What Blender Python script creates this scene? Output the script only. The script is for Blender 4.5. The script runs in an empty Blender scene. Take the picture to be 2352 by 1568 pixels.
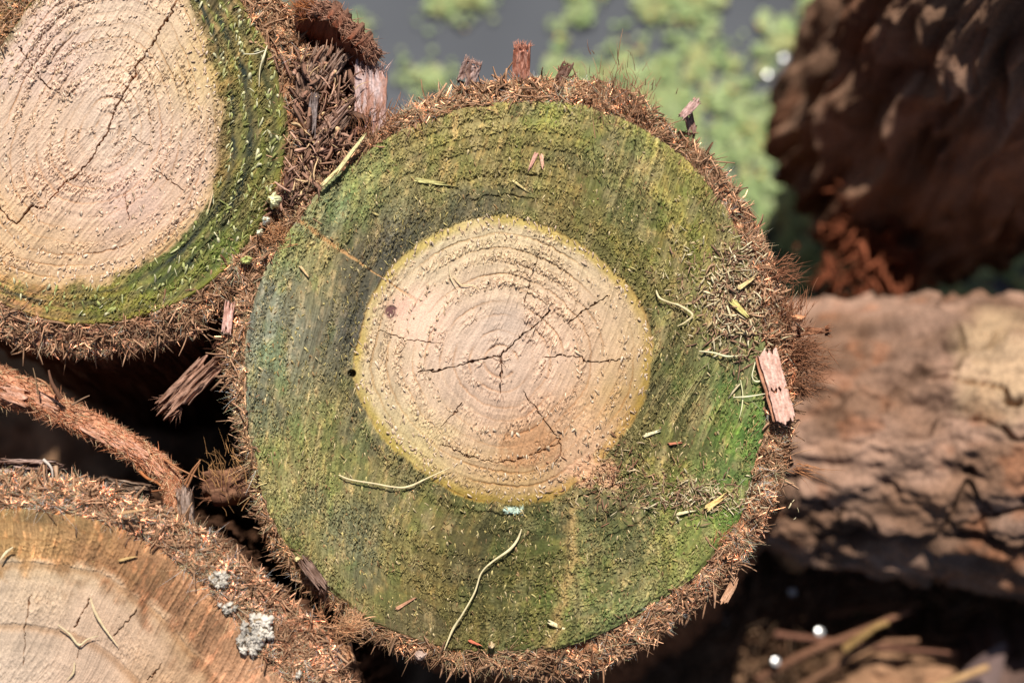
import bpy, math, random
import numpy as np
from mathutils import Vector

rng = np.random.default_rng(11)
random.seed(5)
R = np.radians

# ----------------------------------------------------------------- camera, sky, sun
H = 1.20                      # camera height over the cut faces
FW = 0.57                     # width of the frame at the cut faces, metres
S = FW / 2352.0               # metres per unit of the sketch grid (2352 x 1568)
SUN_EL, SUN_ROT = 54.0, 2.0 # degrees; rotation 0 = sun towards +Y

scene = bpy.context.scene
cam_d = bpy.data.cameras.new("camera")
cam = bpy.data.objects.new("camera", cam_d)
scene.collection.objects.link(cam)
cam.location = (0, 0, H)
cam.rotation_euler = (0, 0, 0)
cam_d.sensor_width = 36.0
cam_d.lens = 36.0 * H / FW
cam_d.clip_start = 0.01
cam_d.clip_end = 200.0
cam_d.dof.use_dof = True
cam_d.dof.focus_distance = H
cam_d.dof.aperture_fstop = 2.9
scene.camera = cam

world = bpy.data.worlds.new("World")
scene.world = world
world.use_nodes = True
wn = world.node_tree
wn.nodes.clear()
sky = wn.nodes.new("ShaderNodeTexSky")
sky.sky_type = 'NISHITA'
sky.sun_disc = False
sky.sun_elevation = R(SUN_EL)
sky.sun_rotation = R(SUN_ROT)
bg = wn.nodes.new("ShaderNodeBackground")
bg.inputs['Strength'].default_value = 0.055
wo = wn.nodes.new("ShaderNodeOutputWorld")
wn.links.new(sky.outputs[0], bg.inputs[0])
wn.links.new(bg.outputs[0], wo.inputs[0])

sun_d = bpy.data.lights.new("sun", 'SUN')
sun_d.energy = 5.0
sun_d.angle = R(0.5)
sun_d.color = (1.0, 0.95, 0.87)
sun = bpy.data.objects.new("sun", sun_d)
scene.collection.objects.link(sun)
_sd = Vector((math.sin(R(SUN_ROT)) * math.cos(R(SUN_EL)), math.cos(R(SUN_ROT)) * math.cos(R(SUN_EL)), math.sin(R(SUN_EL))))
sun.rotation_euler = _sd.to_track_quat('Z', 'Y').to_euler()
sun.location = (0, 2, 3)

scene.view_settings.view_transform = 'Standard'
scene.view_settings.look = 'None'
scene.view_settings.exposure = 0.3
scene.view_settings.gamma = 1.0
scene.cycles.max_bounces = 6

# ----------------------------------------------------------------- helpers
def lin(c):
    c = np.asarray(c, float) / 255.0
    return np.where(c <= 0.04045, c / 12.92, ((c + 0.055) / 1.055) ** 2.4)

def P(px, py, z=0.0):
    """sketch grid -> world at height z"""
    k = S * (H - z) / H
    return np.stack([(np.asarray(px, float) - 1176) * k, (784 - np.asarray(py, float)) * k,
                     np.zeros_like(np.asarray(px, float)) + z], -1)

def hash2(ix, iy, seed):
    h = (ix.astype(np.int64) * 374761393 + iy.astype(np.int64) * 668265263 + seed * 1442695041) & 0xFFFFFFFF
    h = ((h ^ (h >> 13)) * 1274126177) & 0xFFFFFFFF
    h = ((h ^ (h >> 16)) * 2246822519) & 0xFFFFFFFF
    h = h ^ (h >> 15)
    return (h & 0xFFFFFF) / float(0x1000000)

def vn(x, y, seed=0):
    x, y = np.broadcast_arrays(np.asarray(x, float), np.asarray(y, float))
    ix = np.floor(x); iy = np.floor(y)
    fx = x - ix; fy = y - iy
    fx = fx * fx * (3 - 2 * fx); fy = fy * fy * (3 - 2 * fy)
    ix = ix.astype(np.int64); iy = iy.astype(np.int64)
    a = hash2(ix, iy, seed); b = hash2(ix + 1, iy, seed)
    c = hash2(ix, iy + 1, seed); d = hash2(ix + 1, iy + 1, seed)
    return (a + (b - a) * fx) * (1 - fy) + (c + (d - c) * fx) * fy

def fbm(x, y, seed=0, o=4):
    s = 0; a = 0.5; t = 0
    for i in range(o):
        s = s + a * vn(x * 2 ** i, y * 2 ** i, seed + 17 * i); t += a; a *= 0.5
    return s / t

def worley(x, y, seed=0):
    """F1, F2 and the id of the nearest cell"""
    ix = np.floor(x).astype(np.int64); iy = np.floor(y).astype(np.int64)
    f1 = np.full(x.shape, 9.0); f2 = np.full(x.shape, 9.0); cid = np.zeros(x.shape)
    for dx in (-1, 0, 1):
        for dy in (-1, 0, 1):
            cx = ix + dx; cy = iy + dy
            px = cx + hash2(cx, cy, seed); py = cy + hash2(cx, cy, seed + 5)
            d = np.hypot(px - x, py - y)
            n = d < f1
            f2 = np.where(n, f1, np.minimum(f2, d))
            cid = np.where(n, hash2(cx, cy, seed + 9), cid)
            f1 = np.where(n, d, f1)
    return f1, f2, cid

def ss(a, b, x):
    t = np.clip((x - a) / (b - a), 0, 1)
    return t * t * (3 - 2 * t)

def field(pts, x, y, sig):
    """smooth colour field through (px, py, (r,g,b)) points, linear colours"""
    x = np.asarray(x, float).ravel(); y = np.asarray(y, float).ravel()
    num = np.zeros((x.size, 3)); den = np.zeros(x.size)
    for (a, b, c) in pts:
        d2 = (x - a) ** 2 + (y - b) ** 2
        w = np.exp(-d2 / (2 * sig * sig)) + 1e-4 / (1 + d2 / (sig * sig)) ** 2
        num += w[:, None] * lin(c); den += w
    return num / den[:, None]

def polyline_d(x, y, pts):
    d = np.full(x.shape, 1e9); tt = np.zeros(x.shape)
    n = len(pts) - 1
    for i in range(n):
        x0, y0 = pts[i]; x1, y1 = pts[i + 1]
        dx, dy = x1 - x0, y1 - y0
        t = np.clip(((x - x0) * dx + (y - y0) * dy) / (dx * dx + dy * dy + 1e-9), 0, 1)
        dd = np.hypot(x - x0 - t * dx, y - y0 - t * dy)
        m = dd < d
        d = np.where(m, dd, d); tt = np.where(m, (i + t) / n, tt)
    return d, tt

def polar_fn(pts, c):
    a = np.array([math.atan2(p[1] - c[1], p[0] - c[0]) for p in pts])
    r = np.array([math.hypot(p[0] - c[0], p[1] - c[1]) for p in pts])
    o = np.argsort(a); a = a[o]; r = r[o]
    aa = np.concatenate([a - 2 * math.pi, a, a + 2 * math.pi]); rr = np.concatenate([r, r, r])
    fine = np.linspace(-math.pi, math.pi, 1441)
    v = np.interp(fine, aa, rr)
    k = np.hanning(15); k /= k.sum()
    v2 = np.convolve(np.concatenate([v[-8:-1], v, v[1:8]]), k, 'valid')
    return lambda th: np.interp((th + math.pi) % (2 * math.pi) - math.pi, fine, v2)

def mesh_obj(name, verts, faces, mat, col=None, parent=None, smooth=True):
    """faces: list of arrays (n,k) with the same k per array"""
    verts = np.asarray(verts, float).reshape(-1, 3)
    if parent is not None:
        verts = verts - np.array(parent.location)
    me = bpy.data.meshes.new(name)
    if not isinstance(faces, list):
        faces = [faces]
    faces = [np.asarray(f, np.int32) for f in faces if len(f)]
    nl = sum(f.size for f in faces); nf = sum(len(f) for f in faces)
    me.vertices.add(len(verts)); me.loops.add(nl); me.polygons.add(nf)
    me.vertices.foreach_set("co", verts.astype(np.float32).ravel())
    me.loops.foreach_set("vertex_index", np.concatenate([f.ravel() for f in faces]).astype(np.int32))
    tot = np.concatenate([np.full(len(f), f.shape[1], np.int32) for f in faces])
    start = np.concatenate([[0], np.cumsum(tot)[:-1]]).astype(np.int32)
    me.polygons.foreach_set("loop_start", start)
    me.polygons.foreach_set("loop_total", tot)
    me.polygons.foreach_set("use_smooth", np.full(nf, smooth, bool))
    me.update(calc_edges=True)
    me.validate()
    if col is not None:
        at = me.color_attributes.new("Col", 'FLOAT_COLOR', 'POINT')
        c = np.ones((len(verts), 4), np.float32); c[:, :3] = col
        at.data.foreach_set("color", c.ravel())
    me.materials.append(mat)
    o = bpy.data.objects.new(name, me)
    scene.collection.objects.link(o)
    if parent is not None:
        o.parent = parent
    return o

def empty(name, loc, label, cat, group=None):
    e = bpy.data.objects.new(name, None)
    e.empty_display_size = 0.02
    e.location = tuple(float(v) for v in loc)
    scene.collection.objects.link(e)
    return tag(e, label, cat, group)

def tag(o, label=None, cat=None, group=None, kind=None):
    if label: o['label'] = label
    if cat: o['category'] = cat
    if group: o['group'] = group
    if kind: o['kind'] = kind
    return o

def grid_faces(nu, nv, wrap_v=False, off=0):
    i = np.arange(nu - 1)[:, None]
    j = np.arange(nv if wrap_v else nv - 1)[None, :]
    j2 = (j + 1) % nv
    f = np.stack(np.broadcast_arrays(i * nv + j, i * nv + j2, (i + 1) * nv + j2, (i + 1) * nv + j), -1).reshape(-1, 4)
    return f + off

def unit(v):
    return v / (np.linalg.norm(v, axis=-1, keepdims=True) + 1e-12)

def strand_geo(root, d, curl, L, W, col, seg=3, flat=0.5, tip=0.15, husk=False):
    """many small curved tapering fibres: verts, faces, colours"""
    n = len(root)
    root = np.asarray(root, float); d = unit(np.asarray(d, float)); curl = np.asarray(curl, float)
    L = np.broadcast_to(np.asarray(L, float), (n,)); W = np.broadcast_to(np.asarray(W, float), (n,))
    ref = rng.normal(size=(n, 3))
    s1 = unit(np.cross(d, ref)); s2 = np.cross(d, s1) * flat
    V = []; Cc = []
    for k in range(seg + 1):
        t = k / seg
        c = root + d * (L * t)[:, None] + curl * (L * t * t)[:, None]
        w = W * (0.5 * (0.35 + 0.65 * math.sin(math.pi * min(max(t * .8 + .12, 0), 1))) if husk else (1 - (1 - tip) * t ** 1.5) * 0.5)
        for a in (0, 2.094, 4.189):
            V.append(c + (s1 * math.cos(a) + s2 * math.sin(a)) * w[:, None])
            Cc.append(col * (0.82 + 0.3 * t))
    V = np.stack(V, 1).reshape(-1, 3)
    Cc = np.stack(Cc, 1).reshape(-1, 3)
    m = 3 * (seg + 1)
    q = []
    for k in range(seg):
        for a in range(3):
            b = (a + 1) % 3
            q.append((k * 3 + a, k * 3 + b, k * 3 + 3 + b, k * 3 + 3 + a))
    q = np.array(q); tcap = np.array([[3 * seg, 3 * seg + 1, 3 * seg + 2]])
    o = (np.arange(n) * m)[:, None, None]
    return V, [(q[None] + o).reshape(-1, 4), (tcap[None] + o).reshape(-1, 3)], Cc

def join_geo(gs):
    V = []; Q = []; T = []; C = []; off = 0
    for v, f, c in gs:
        V.append(v); C.append(c)
        for a in f:
            (Q if a.shape[1] == 4 else T).append(a + off)
        off += len(v)
    F = []
    if Q: F.append(np.concatenate(Q))
    if T: F.append(np.concatenate(T))
    return np.concatenate(V), F, np.concatenate(C)

# ----------------------------------------------------------------- materials
def attr_mat(name, rough=0.9, spec=0.2, var=0.35, nscale=900, bump=0.35, bdist=0.0004, trans=0.0, base=None):
    m = bpy.data.materials.new(name); m.use_nodes = True
    nt = m.node_tree; nt.nodes.clear()
    out = nt.nodes.new("ShaderNodeOutputMaterial")
    b = nt.nodes.new("ShaderNodeBsdfPrincipled")
    b.inputs['Roughness'].default_value = rough
    b.inputs['Specular IOR Level'].default_value = spec
    tc = nt.nodes.new("ShaderNodeTexCoord")
    no = nt.nodes.new("ShaderNodeTexNoise")
    no.inputs['Scale'].default_value = nscale
    no.inputs['Detail'].default_value = 5
    nt.links.new(tc.outputs['Object'], no.inputs['Vector'])
    mr = nt.nodes.new("ShaderNodeMapRange")
    mr.inputs['From Min'].default_value = 0.25; mr.inputs['From Max'].default_value = 0.75
    mr.inputs['To Min'].default_value = 1 - var; mr.inputs['To Max'].default_value = 1 + var
    nt.links.new(no.outputs['Fac'], mr.inputs['Value'])
    mx = nt.nodes.new("ShaderNodeVectorMath"); mx.operation = 'SCALE'
    if base is None:
        at = nt.nodes.new("ShaderNodeAttribute"); at.attribute_name = "Col"
        nt.links.new(at.outputs['Color'], mx.inputs[0])
    else:
        mx.inputs[0].default_value = tuple(lin(base))
    nt.links.new(mr.outputs['Result'], mx.inputs['Scale'])
    nt.links.new(mx.outputs[0], b.inputs['Base Color'])
    if bump > 0:
        bp = nt.nodes.new("ShaderNodeBump")
        bp.inputs['Strength'].default_value = bump; bp.inputs['Distance'].default_value = bdist
        nt.links.new(no.outputs['Fac'], bp.inputs['Height'])
        nt.links.new(bp.outputs[0], b.inputs['Normal'])
    if trans > 0:
        tr = nt.nodes.new("ShaderNodeBsdfTranslucent")
        nt.links.new(mx.outputs[0], tr.inputs['Color'])
        ms = nt.nodes.new("ShaderNodeMixShader"); ms.inputs[0].default_value = trans
        nt.links.new(b.outputs[0], ms.inputs[1]); nt.links.new(tr.outputs[0], ms.inputs[2])
        nt.links.new(ms.outputs[0], out.inputs[0])
    else:
        nt.links.new(b.outputs[0], out.inputs[0])
    return m

M_FACE = attr_mat("cut_wood", 0.8, 0.25, 0.22, 1100, 0.55, 0.0005)
M_BARK = attr_mat("bark", 0.95, 0.12, 0.40, 450, 0.7, 0.0010)
M_FIB = attr_mat("bark_fibre", 1.0, 0.0, 0.2, 700, 0.0, trans=0.07)
M_TUFT = attr_mat("wood_fibre", 0.8, 0.25, 0.15, 900, 0.2, 0.0003, trans=0.12)
M_STRAW = attr_mat("dry_straw", 0.55, 0.4, 0.12, 700, 0.3, 0.0003, trans=0.1)
M_SHARD = attr_mat("bark_shard", 0.92, 0.15, 0.28, 800, 0.5, 0.0006)
M_RESIN = attr_mat("dried_resin", 0.5, 0.4, 0.12, 900, 0.5, 0.0006)
M_SOIL = attr_mat("soil", 0.9, 0.2, 0.5, 90, 0.8, 0.006)
M_WEED = attr_mat("duckweed_leaf", 0.55, 0.35, 0.15, 300, 0.0, trans=0.15)
M_GLINT = attr_mat("glint_gloss", 0.16, 0.7, 0.05, 300, 0.0, base=(150, 150, 150))

# ----------------------------------------------------------------- ground and pond
WZ = -0.60
gx = np.concatenate([[-40, -8, -3], np.linspace(-1.2, 1.2, 300), [3, 8, 40]])
GX, GY = np.meshgrid(gx, gx, indexing='ij')
bank = np.maximum(ss(-0.02, -0.16, GY + 0.12 * (fbm(GX * 3, GY * 3, 3) - 0.5)), ss(0.02, -0.12, GX) * ss(.04, -.06, GY))
GZ = -0.78 + 0.41 * bank + (0.05 * (fbm(GX * 9, GY * 9, 8) - 0.5) + 0.03 * (fbm(GX * 40, GY * 40, 9) - 0.5)) * (0.3 + bank)
GZ = np.where((abs(GX) > 2) | (abs(GY) > 2), -0.8, GZ)
gc = lin((128, 98, 74)) * (0.5 + 1.1 * fbm(GX.ravel() * 30, GY.ravel() * 30, 12)[:, None])
tag(mesh_obj("ground", np.stack([GX, GY, GZ], -1), grid_faces(len(gx), len(gx)), M_SOIL, gc), kind="structure")

mw = bpy.data.materials.new("pond_water"); mw.use_nodes = True
nt = mw.node_tree; b = nt.nodes['Principled BSDF']
b.inputs['Roughness'].default_value = 0.07
b.inputs['IOR'].default_value = 1.33
tc = nt.nodes.new("ShaderNodeTexCoord"); no = nt.nodes.new("ShaderNodeTexNoise")
no.inputs['Scale'].default_value = 3.0; no.inputs['Detail'].default_value = 3
cr = nt.nodes.new("ShaderNodeValToRGB")
cr.color_ramp.elements[0].position = 0.3; cr.color_ramp.elements[0].color = (*lin((70, 72, 77)), 1)
cr.color_ramp.elements[1].position = 0.7; cr.color_ramp.elements[1].color = (*lin((98, 101, 106)), 1)
nt.links.new(tc.outputs['Object'], no.inputs['Vector']); nt.links.new(no.outputs['Fac'], cr.inputs[0])
nt.links.new(cr.outputs[0], b.inputs['Base Color'])
n2 = nt.nodes.new("ShaderNodeTexNoise"); n2.inputs['Scale'].default_value = 14
bp = nt.nodes.new("ShaderNodeBump"); bp.inputs['Strength'].default_value = 0.15; bp.inputs['Distance'].default_value = 0.01
nt.links.new(tc.outputs['Object'], n2.inputs['Vector']); nt.links.new(n2.outputs['Fac'], bp.inputs['Height'])
nt.links.new(bp.outputs[0], b.inputs['Normal'])
tag(mesh_obj("water", [(-40, -40, WZ), (40, -40, WZ), (40, 40, WZ), (-40, 40, WZ)], np.array([[0, 1, 2, 3]]), mw), kind="structure")

# ----------------------------------------------------------------- cut faces
LOGS = {}
SAW = {}

def make_log_cfg(key, pith, outline, heart, bark_out, z, saw, hpts, spts, hrings, srings, cracks, seed, sig=70, rough=1.0):
    LOGS[key] = dict(pith=pith, Ro=polar_fn(outline, pith), Rh=polar_fn(heart, pith), Rb=polar_fn(bark_out, pith), z=z,
                     saw=saw, h=hpts, s=spts, hr=np.array(hrings), sr=np.array(srings), cracks=cracks, seed=seed, sig=sig, rough=rough)

def face_eval(c, x, y):
    """height (m) and linear colour of a cut face at sketch-grid points"""
    shp = x.shape
    x = x.ravel(); y = y.ravel(); sd = c['seed']
    dx = x - c['pith'][0]; dy = y - c['pith'][1]
    th = np.arctan2(dy, dx); r = np.hypot(dx, dy)
    Rh = c['Rh'](th); Ro = c['Ro'](th)
    wob = (fbm(x / 60, y / 60, sd + 1, 3) - 0.5) * 9 + (vn(x / 9, y / 9, sd + 2) - 0.5) * 4
    rr = r + wob * ss(10, 120, r)
    q = np.where(rr < Rh, rr / Rh * 0.5, 0.5 + 0.5 * (rr - Rh) / np.maximum(Ro - Rh, 1))
    sf = c.get('soft', .007)
    heart = ss(0.5 + sf, 0.5 - sf, q + (fbm(x / 30, y / 30, sd + 3, 3) - .5) * sf * 3)
    # annual rings
    rings = np.concatenate([c['hr'] * 0.5, [0.5], 0.5 + c['sr'] * 0.5, [1.02]])
    rings = np.concatenate([[0.0], rings])
    qq = np.clip(q, 0, 1.01)
    k = np.clip(np.searchsorted(rings, qq, side='right') - 1, 0, len(rings) - 2)
    f = (qq - rings[k]) / (rings[k + 1] - rings[k])
    kr = hash2(k, k * 0 + 3, sd)
    thn = vn(th * 2.2 + k * 7.3, k * 1.7, sd + 5)          # how strongly a ring shows at this angle
    # saw direction
    a = R(c['saw'] + 14 * (fbm(x / 500, y / 500, sd + 6, 2) - 0.5))
    u = (x * np.cos(a) - y * np.sin(a)); v = (x * np.sin(a) + y * np.cos(a))
    warp = (fbm(x / 120, y / 120, sd + 7, 2) - 0.5) * 18
    v = v + warp
    line = fbm(v / 6.2, u / 300, sd + 8, 2)
    line2 = vn(v / 17, u / 400, sd + 9)
    grain = fbm(v / 3.4, u / 15, sd + 10, 2)
    gr2 = fbm(v / 7, u / 17, sd + 11, 2)
    patch = fbm(x / 90, y / 90, sd + 12, 3)
    roughm = ss(0.2, 0.7, 1 - f) * ss(.30, .75, thn) + (patch - 0.52) * 1.5
    roughm = np.clip(np.where(heart > .5, roughm * .9 + .04, roughm + .34), 0.03, 1.0) * c['rough']
    w1, w2, cid = worley(v / 6.4, u / 10.0, sd + 13)
    tuft = np.clip(0.62 - w1, 0, 1) * (cid > 0.35)
    h = (fbm(x / 170, y / 170, sd + 14, 2) - 0.5) * 2.2e-3
    speck = vn(v / 2.6, u / 4.2, sd + 15)
    line3 = vn(v / 3.1, u / 260, sd + 16)
    sap = 1 - heart
    fr = fbm(q * 75, th * 1.3 + 5, sd + 17, 2)
    h = h + (fr - .5) * .55e-3 * heart * ss(0, .06, q)
    h = h + (line - 0.5) * (0.55e-3 + 0.95e-3 * sap) + (line3 - 0.5) * (0.45e-3 + .2e-3 * sap)
    h = h + (line2 - 0.5) * 0.25e-3
    h = h + (grain - 0.5) * 1.9e-3 * (0.10 + roughm)
    h = h + (speck - 0.5) * 1.2e-3 * (0.10 + roughm)
    h = h + (gr2 - 0.5) * 0.7e-3 * roughm
    h = h + tuft * 3.0e-3 * roughm ** 1.4
    gro = heart * 1.15 + (1 - heart) * 0.10
    h = h - (0.8e-3 * np.exp(-((f - 0.93) / 0.07) ** 2) * ss(0.45, 0.9, thn) + 0.4e-3 * ss(0.5, 1, f) * thn) * gro
    # colour
    mz = c.get('mz', 1.0)
    sig = c['sig']
    xs = x + (fbm(x / 45, y / 45, sd + 20, 3) - 0.5) * 70 + (fbm(x / 14, y / 14, sd + 22, 2) - 0.5) * 26
    ys = y + (fbm(x / 45, y / 45, sd + 21, 3) - 0.5) * 70
    ch = field(c['h'], xs, ys, sig); cs = field(c['s'], xs, ys, sig)
    # pale and dark blotches that follow the rings in the stained wood
    ringt = (vn(th * 3 + k * 3.1, k * 2.3, sd + 25) - 0.5)
    cs = cs * (1 + 0.5 * ringt + 0.7 * (patch - 0.5))[:, None]
    damp = ss(.50, .64, fbm(x / 120 + 4, y / 120, sd + 28, 4))[:, None]
    cs = cs * (1 - mz * damp * (1 - np.array([.60, .68, .88])))
    bare = (ss(.54, .70, fbm(v / 20, u / 60, sd + 34, 4)) * .34 * mz)[:, None]
    cs = cs * (1 - bare) + bare * lin((158, 146, 96))
    moss = ss(0.5, 0.72, fbm(x / 38, y / 55, sd + 26, 3))
    cs = (cs * 0.84 + 0.16 * lin((148, 128, 82))) * np.array(c.get('st', (1.09, 1.03, 1.28)))
    cs = cs * (1 - mz * moss[:, None] * (1 - np.array([0.84, 0.98, 0.80])))
    tan = ss(0.56, 0.8, fbm(v / 10, u / 26, sd + 27, 2))
    cs = cs * (1 + tan[:, None] * np.array([0.62, 0.44, 0.40]))
    ch = ch * c.get('hk', .90) * np.array([0.90, 0.945, 1.06]) * (1 + 0.16 * (patch - 0.5) + 0.10 * ringt)[:, None]
    orange = (np.exp(-((f - 0.94) / 0.07) ** 2) * ss(0.10, 0.6, thn))[:, None]
    ch = ch * (1 - orange * np.array([0.14, 0.24, 0.34]))
    cs = cs * (1 - orange * np.array([0.12, 0.18, 0.24]))
    edge = (ss(.452, .486, q) * (.5 + .8 * vn(th * 4, th * 0, sd + 29)))[:, None]
    ch = ch * (1 - np.clip(edge, 0, 1) * c.get('ye', 1.15) * np.array([0.14, 0.17, 0.50]))
    col = ch * heart[:, None] + cs * (1 - heart)[:, None]
    col = col * (1 + (0.20 + (0.34 + 0.6 * ss(.45, .7, patch)) * (1 - heart)) * (line - 0.5) + .20 * (fr - .5) * heart + 0.22 * (line3 - .5) + 0.42 * (grain - 0.5) * (1 - .5 * heart) + 0.36 * (speck - 0.5) * (1 - .7 * heart) + 0.14 * (line2 - 0.5))[:, None]
    col = col * (1 + (np.minimum(tuft * roughm, 0.5) * 0.7)[:, None])
    # drying cracks: sunk, and their shade darkened into the colour too
    xw = x + (vn(x / 7, y / 7, sd + 30) - 0.5) * 7; yw = y + (vn(x / 7, y / 7, sd + 31) - 0.5) * 7
    for w, pts in c['cracks']:
        px = np.array(pts)
        bb = (x > px[:, 0].min() - 20) & (x < px[:, 0].max() + 20) & (y > px[:, 1].min() - 20) & (y < px[:, 1].max() + 20)
        if not bb.any(): continue
        d, t = polyline_d(xw[bb], yw[bb], pts)
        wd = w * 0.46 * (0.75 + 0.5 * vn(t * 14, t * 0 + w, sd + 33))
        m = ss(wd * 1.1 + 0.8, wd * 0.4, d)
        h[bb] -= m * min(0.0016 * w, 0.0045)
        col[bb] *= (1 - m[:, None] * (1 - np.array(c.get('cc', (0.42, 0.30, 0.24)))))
    if 'extra' in c:
        h, col = c['extra'](x, y, h, col, q, sd)
    return h.reshape(shp), np.clip(col, 0.004, 0.9).reshape(shp + (3,)), q.reshape(shp), roughm.reshape(shp), heart.reshape(shp)

# ---- centre log, traced about its pith
main_out = [(1240,228),(1110,240),(1000,265),(920,300),(850,340),(790,385),(730,440),(690,500),(640,560),(600,640),(575,720),(562,800),(560,880),(565,960),(580,1040),(595,1100),(610,1170),(650,1240),(690,1290),(740,1340),(800,1390),(850,1430),(930,1465),(1010,1490),(1100,1500),(1180,1500),(1250,1495),(1340,1470),(1430,1430),(1520,1375),(1600,1320),(1650,1260),(1700,1190),(1720,1120),(1745,1040),(1760,960),(1765,880),(1760,800),(1745,720),(1735,650),(1710,570),(1680,500),(1630,420),(1570,360),(1500,310),(1420,265),(1330,238)]
main_heart = [(1150,492),(1240,512),(1330,558),(1410,620),(1470,690),(1500,790),(1494,880),(1450,975),(1400,1030),(1330,1105),(1270,1145),(1180,1160),(1050,1135),(960,1080),(880,1005),(835,930),(808,850),(828,750),(858,665),(920,590),(1030,522)]
main_bark = [(1200,172),(1100,182),(1000,212),(930,240),(880,275),(820,345),(760,392),(700,450),(660,505),(610,560),(565,610),(535,690),(508,770),(502,850),(525,910),(552,980),(568,1040),(584,1100),(590,1180),(620,1270),(680,1330),(740,1385),(830,1450),(930,1505),(1050,1540),(1150,1555),(1260,1570),(1360,1560),(1450,1520),(1560,1440),(1660,1355),(1725,1280),(1765,1210),(1800,1130),(1828,1040),(1830,960),(1845,890),(1862,830),(1835,760),(1815,680),(1790,610),(1745,510),(1700,430),(1625,345),(1535,275),(1465,210),(1380,178),(1290,168)]
main_h = [(1150,520,(200,178,132)),(1020,560,(202,180,136)),(1300,560,(198,174,130)),(1430,680,(196,170,124)),(930,640,(202,180,136)),(860,720,(198,176,126)),(830,830,(190,168,114)),(850,930,(196,174,124)),(900,1010,(192,170,114)),(980,1080,(190,166,108)),(1100,1130,(182,152,88)),(1200,1140,(175,145,80)),(1490,850,(160,140,80)),(1460,950,(172,132,72)),(1150,620,(212,178,140)),(1050,680,(212,178,145)),(960,720,(215,180,150)),(920,800,(215,180,150)),(950,900,(212,178,145)),(1150,750,(195,170,145)),(1150,850,(205,172,142)),(1250,800,(208,172,140)),(1380,780,(205,168,132)),(1420,830,(205,165,125)),(1150,950,(208,172,140)),(1100,1030,(205,170,138)),(1220,1020,(180,135,95)),(1150,1090,(185,145,98)),(1350,1030,(205,165,125)),(1380,1100,(190,148,115)),(1300,1080,(195,155,115)),(1300,680,(210,176,140))]
main_s = [(1240,260,(120,125,60)),(1100,300,(125,122,62)),(1000,330,(125,115,62)),(850,400,(115,120,65)),(780,430,(110,130,75)),(1400,320,(112,112,55)),(1520,400,(105,108,50)),(1250,380,(122,118,58)),(1100,420,(112,105,55)),(1150,455,(78,74,46)),(1000,470,(88,88,54)),(900,560,(64,66,56)),(870,610,(58,61,54)),(700,560,(120,125,70)),(750,600,(125,118,65)),(640,680,(112,124,98)),(600,780,(104,120,102)),(680,780,(112,112,78)),(770,780,(76,80,66)),(620,900,(105,115,80)),(700,950,(110,112,62)),(800,950,(95,92,52)),(620,1050,(112,118,62)),(760,1080,(110,108,58)),(700,1180,(108,115,65)),(800,1260,(110,120,80)),(720,1270,(108,105,50)),(900,1200,(100,98,50)),(860,1340,(98,95,45)),(1000,1250,(92,88,38)),(1100,1300,(92,85,38)),(1050,1400,(85,80,35)),(950,1420,(88,82,38)),(1200,1300,(80,80,32)),(1250,1400,(72,85,32)),(1250,1250,(75,75,30)),(1150,1480,(80,78,34)),(1350,1250,(95,98,48)),(1400,1350,(92,108,60)),(1480,1250,(95,100,45)),(1550,1200,(88,105,42)),(1400,1180,(100,98,55)),(1650,1100,(58,122,36)),(1680,1000,(58,126,36)),(1600,1050,(112,108,45)),(1560,980,(95,92,38)),(1520,1020,(90,82,35)),(1700,850,(64,120,44)),(1620,850,(62,82,34)),(1540,850,(50,54,28)),(1520,740,(56,60,30)),(1500,650,(85,85,35)),(1600,620,(110,112,48)),(1650,550,(118,112,55)),(1560,520,(112,115,45)),(1450,520,(85,92,38)),(1350,480,(85,82,38)),(1250,440,(98,90,45)),(1480,440,(112,108,48)),(1430,600,(75,85,32)),(1650,700,(112,100,60)),(1680,760,(125,110,75))]
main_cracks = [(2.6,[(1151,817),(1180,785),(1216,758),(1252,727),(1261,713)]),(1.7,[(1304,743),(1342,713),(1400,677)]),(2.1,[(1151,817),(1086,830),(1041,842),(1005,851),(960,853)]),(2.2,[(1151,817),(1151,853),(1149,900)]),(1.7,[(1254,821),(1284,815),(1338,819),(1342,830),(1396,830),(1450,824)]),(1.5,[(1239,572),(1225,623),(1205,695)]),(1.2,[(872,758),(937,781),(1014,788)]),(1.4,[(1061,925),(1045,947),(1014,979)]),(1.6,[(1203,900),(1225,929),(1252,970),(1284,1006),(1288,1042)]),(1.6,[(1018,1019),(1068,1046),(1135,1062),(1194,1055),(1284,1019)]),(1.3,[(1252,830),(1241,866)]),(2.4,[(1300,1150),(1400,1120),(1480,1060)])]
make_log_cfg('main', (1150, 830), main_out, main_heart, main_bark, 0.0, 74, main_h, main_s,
             [.12,.22,.33,.42,.52,.60,.68,.78,.88], [.07,.15,.25,.36,.48,.6,.73,.86], main_cracks, 100)

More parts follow.
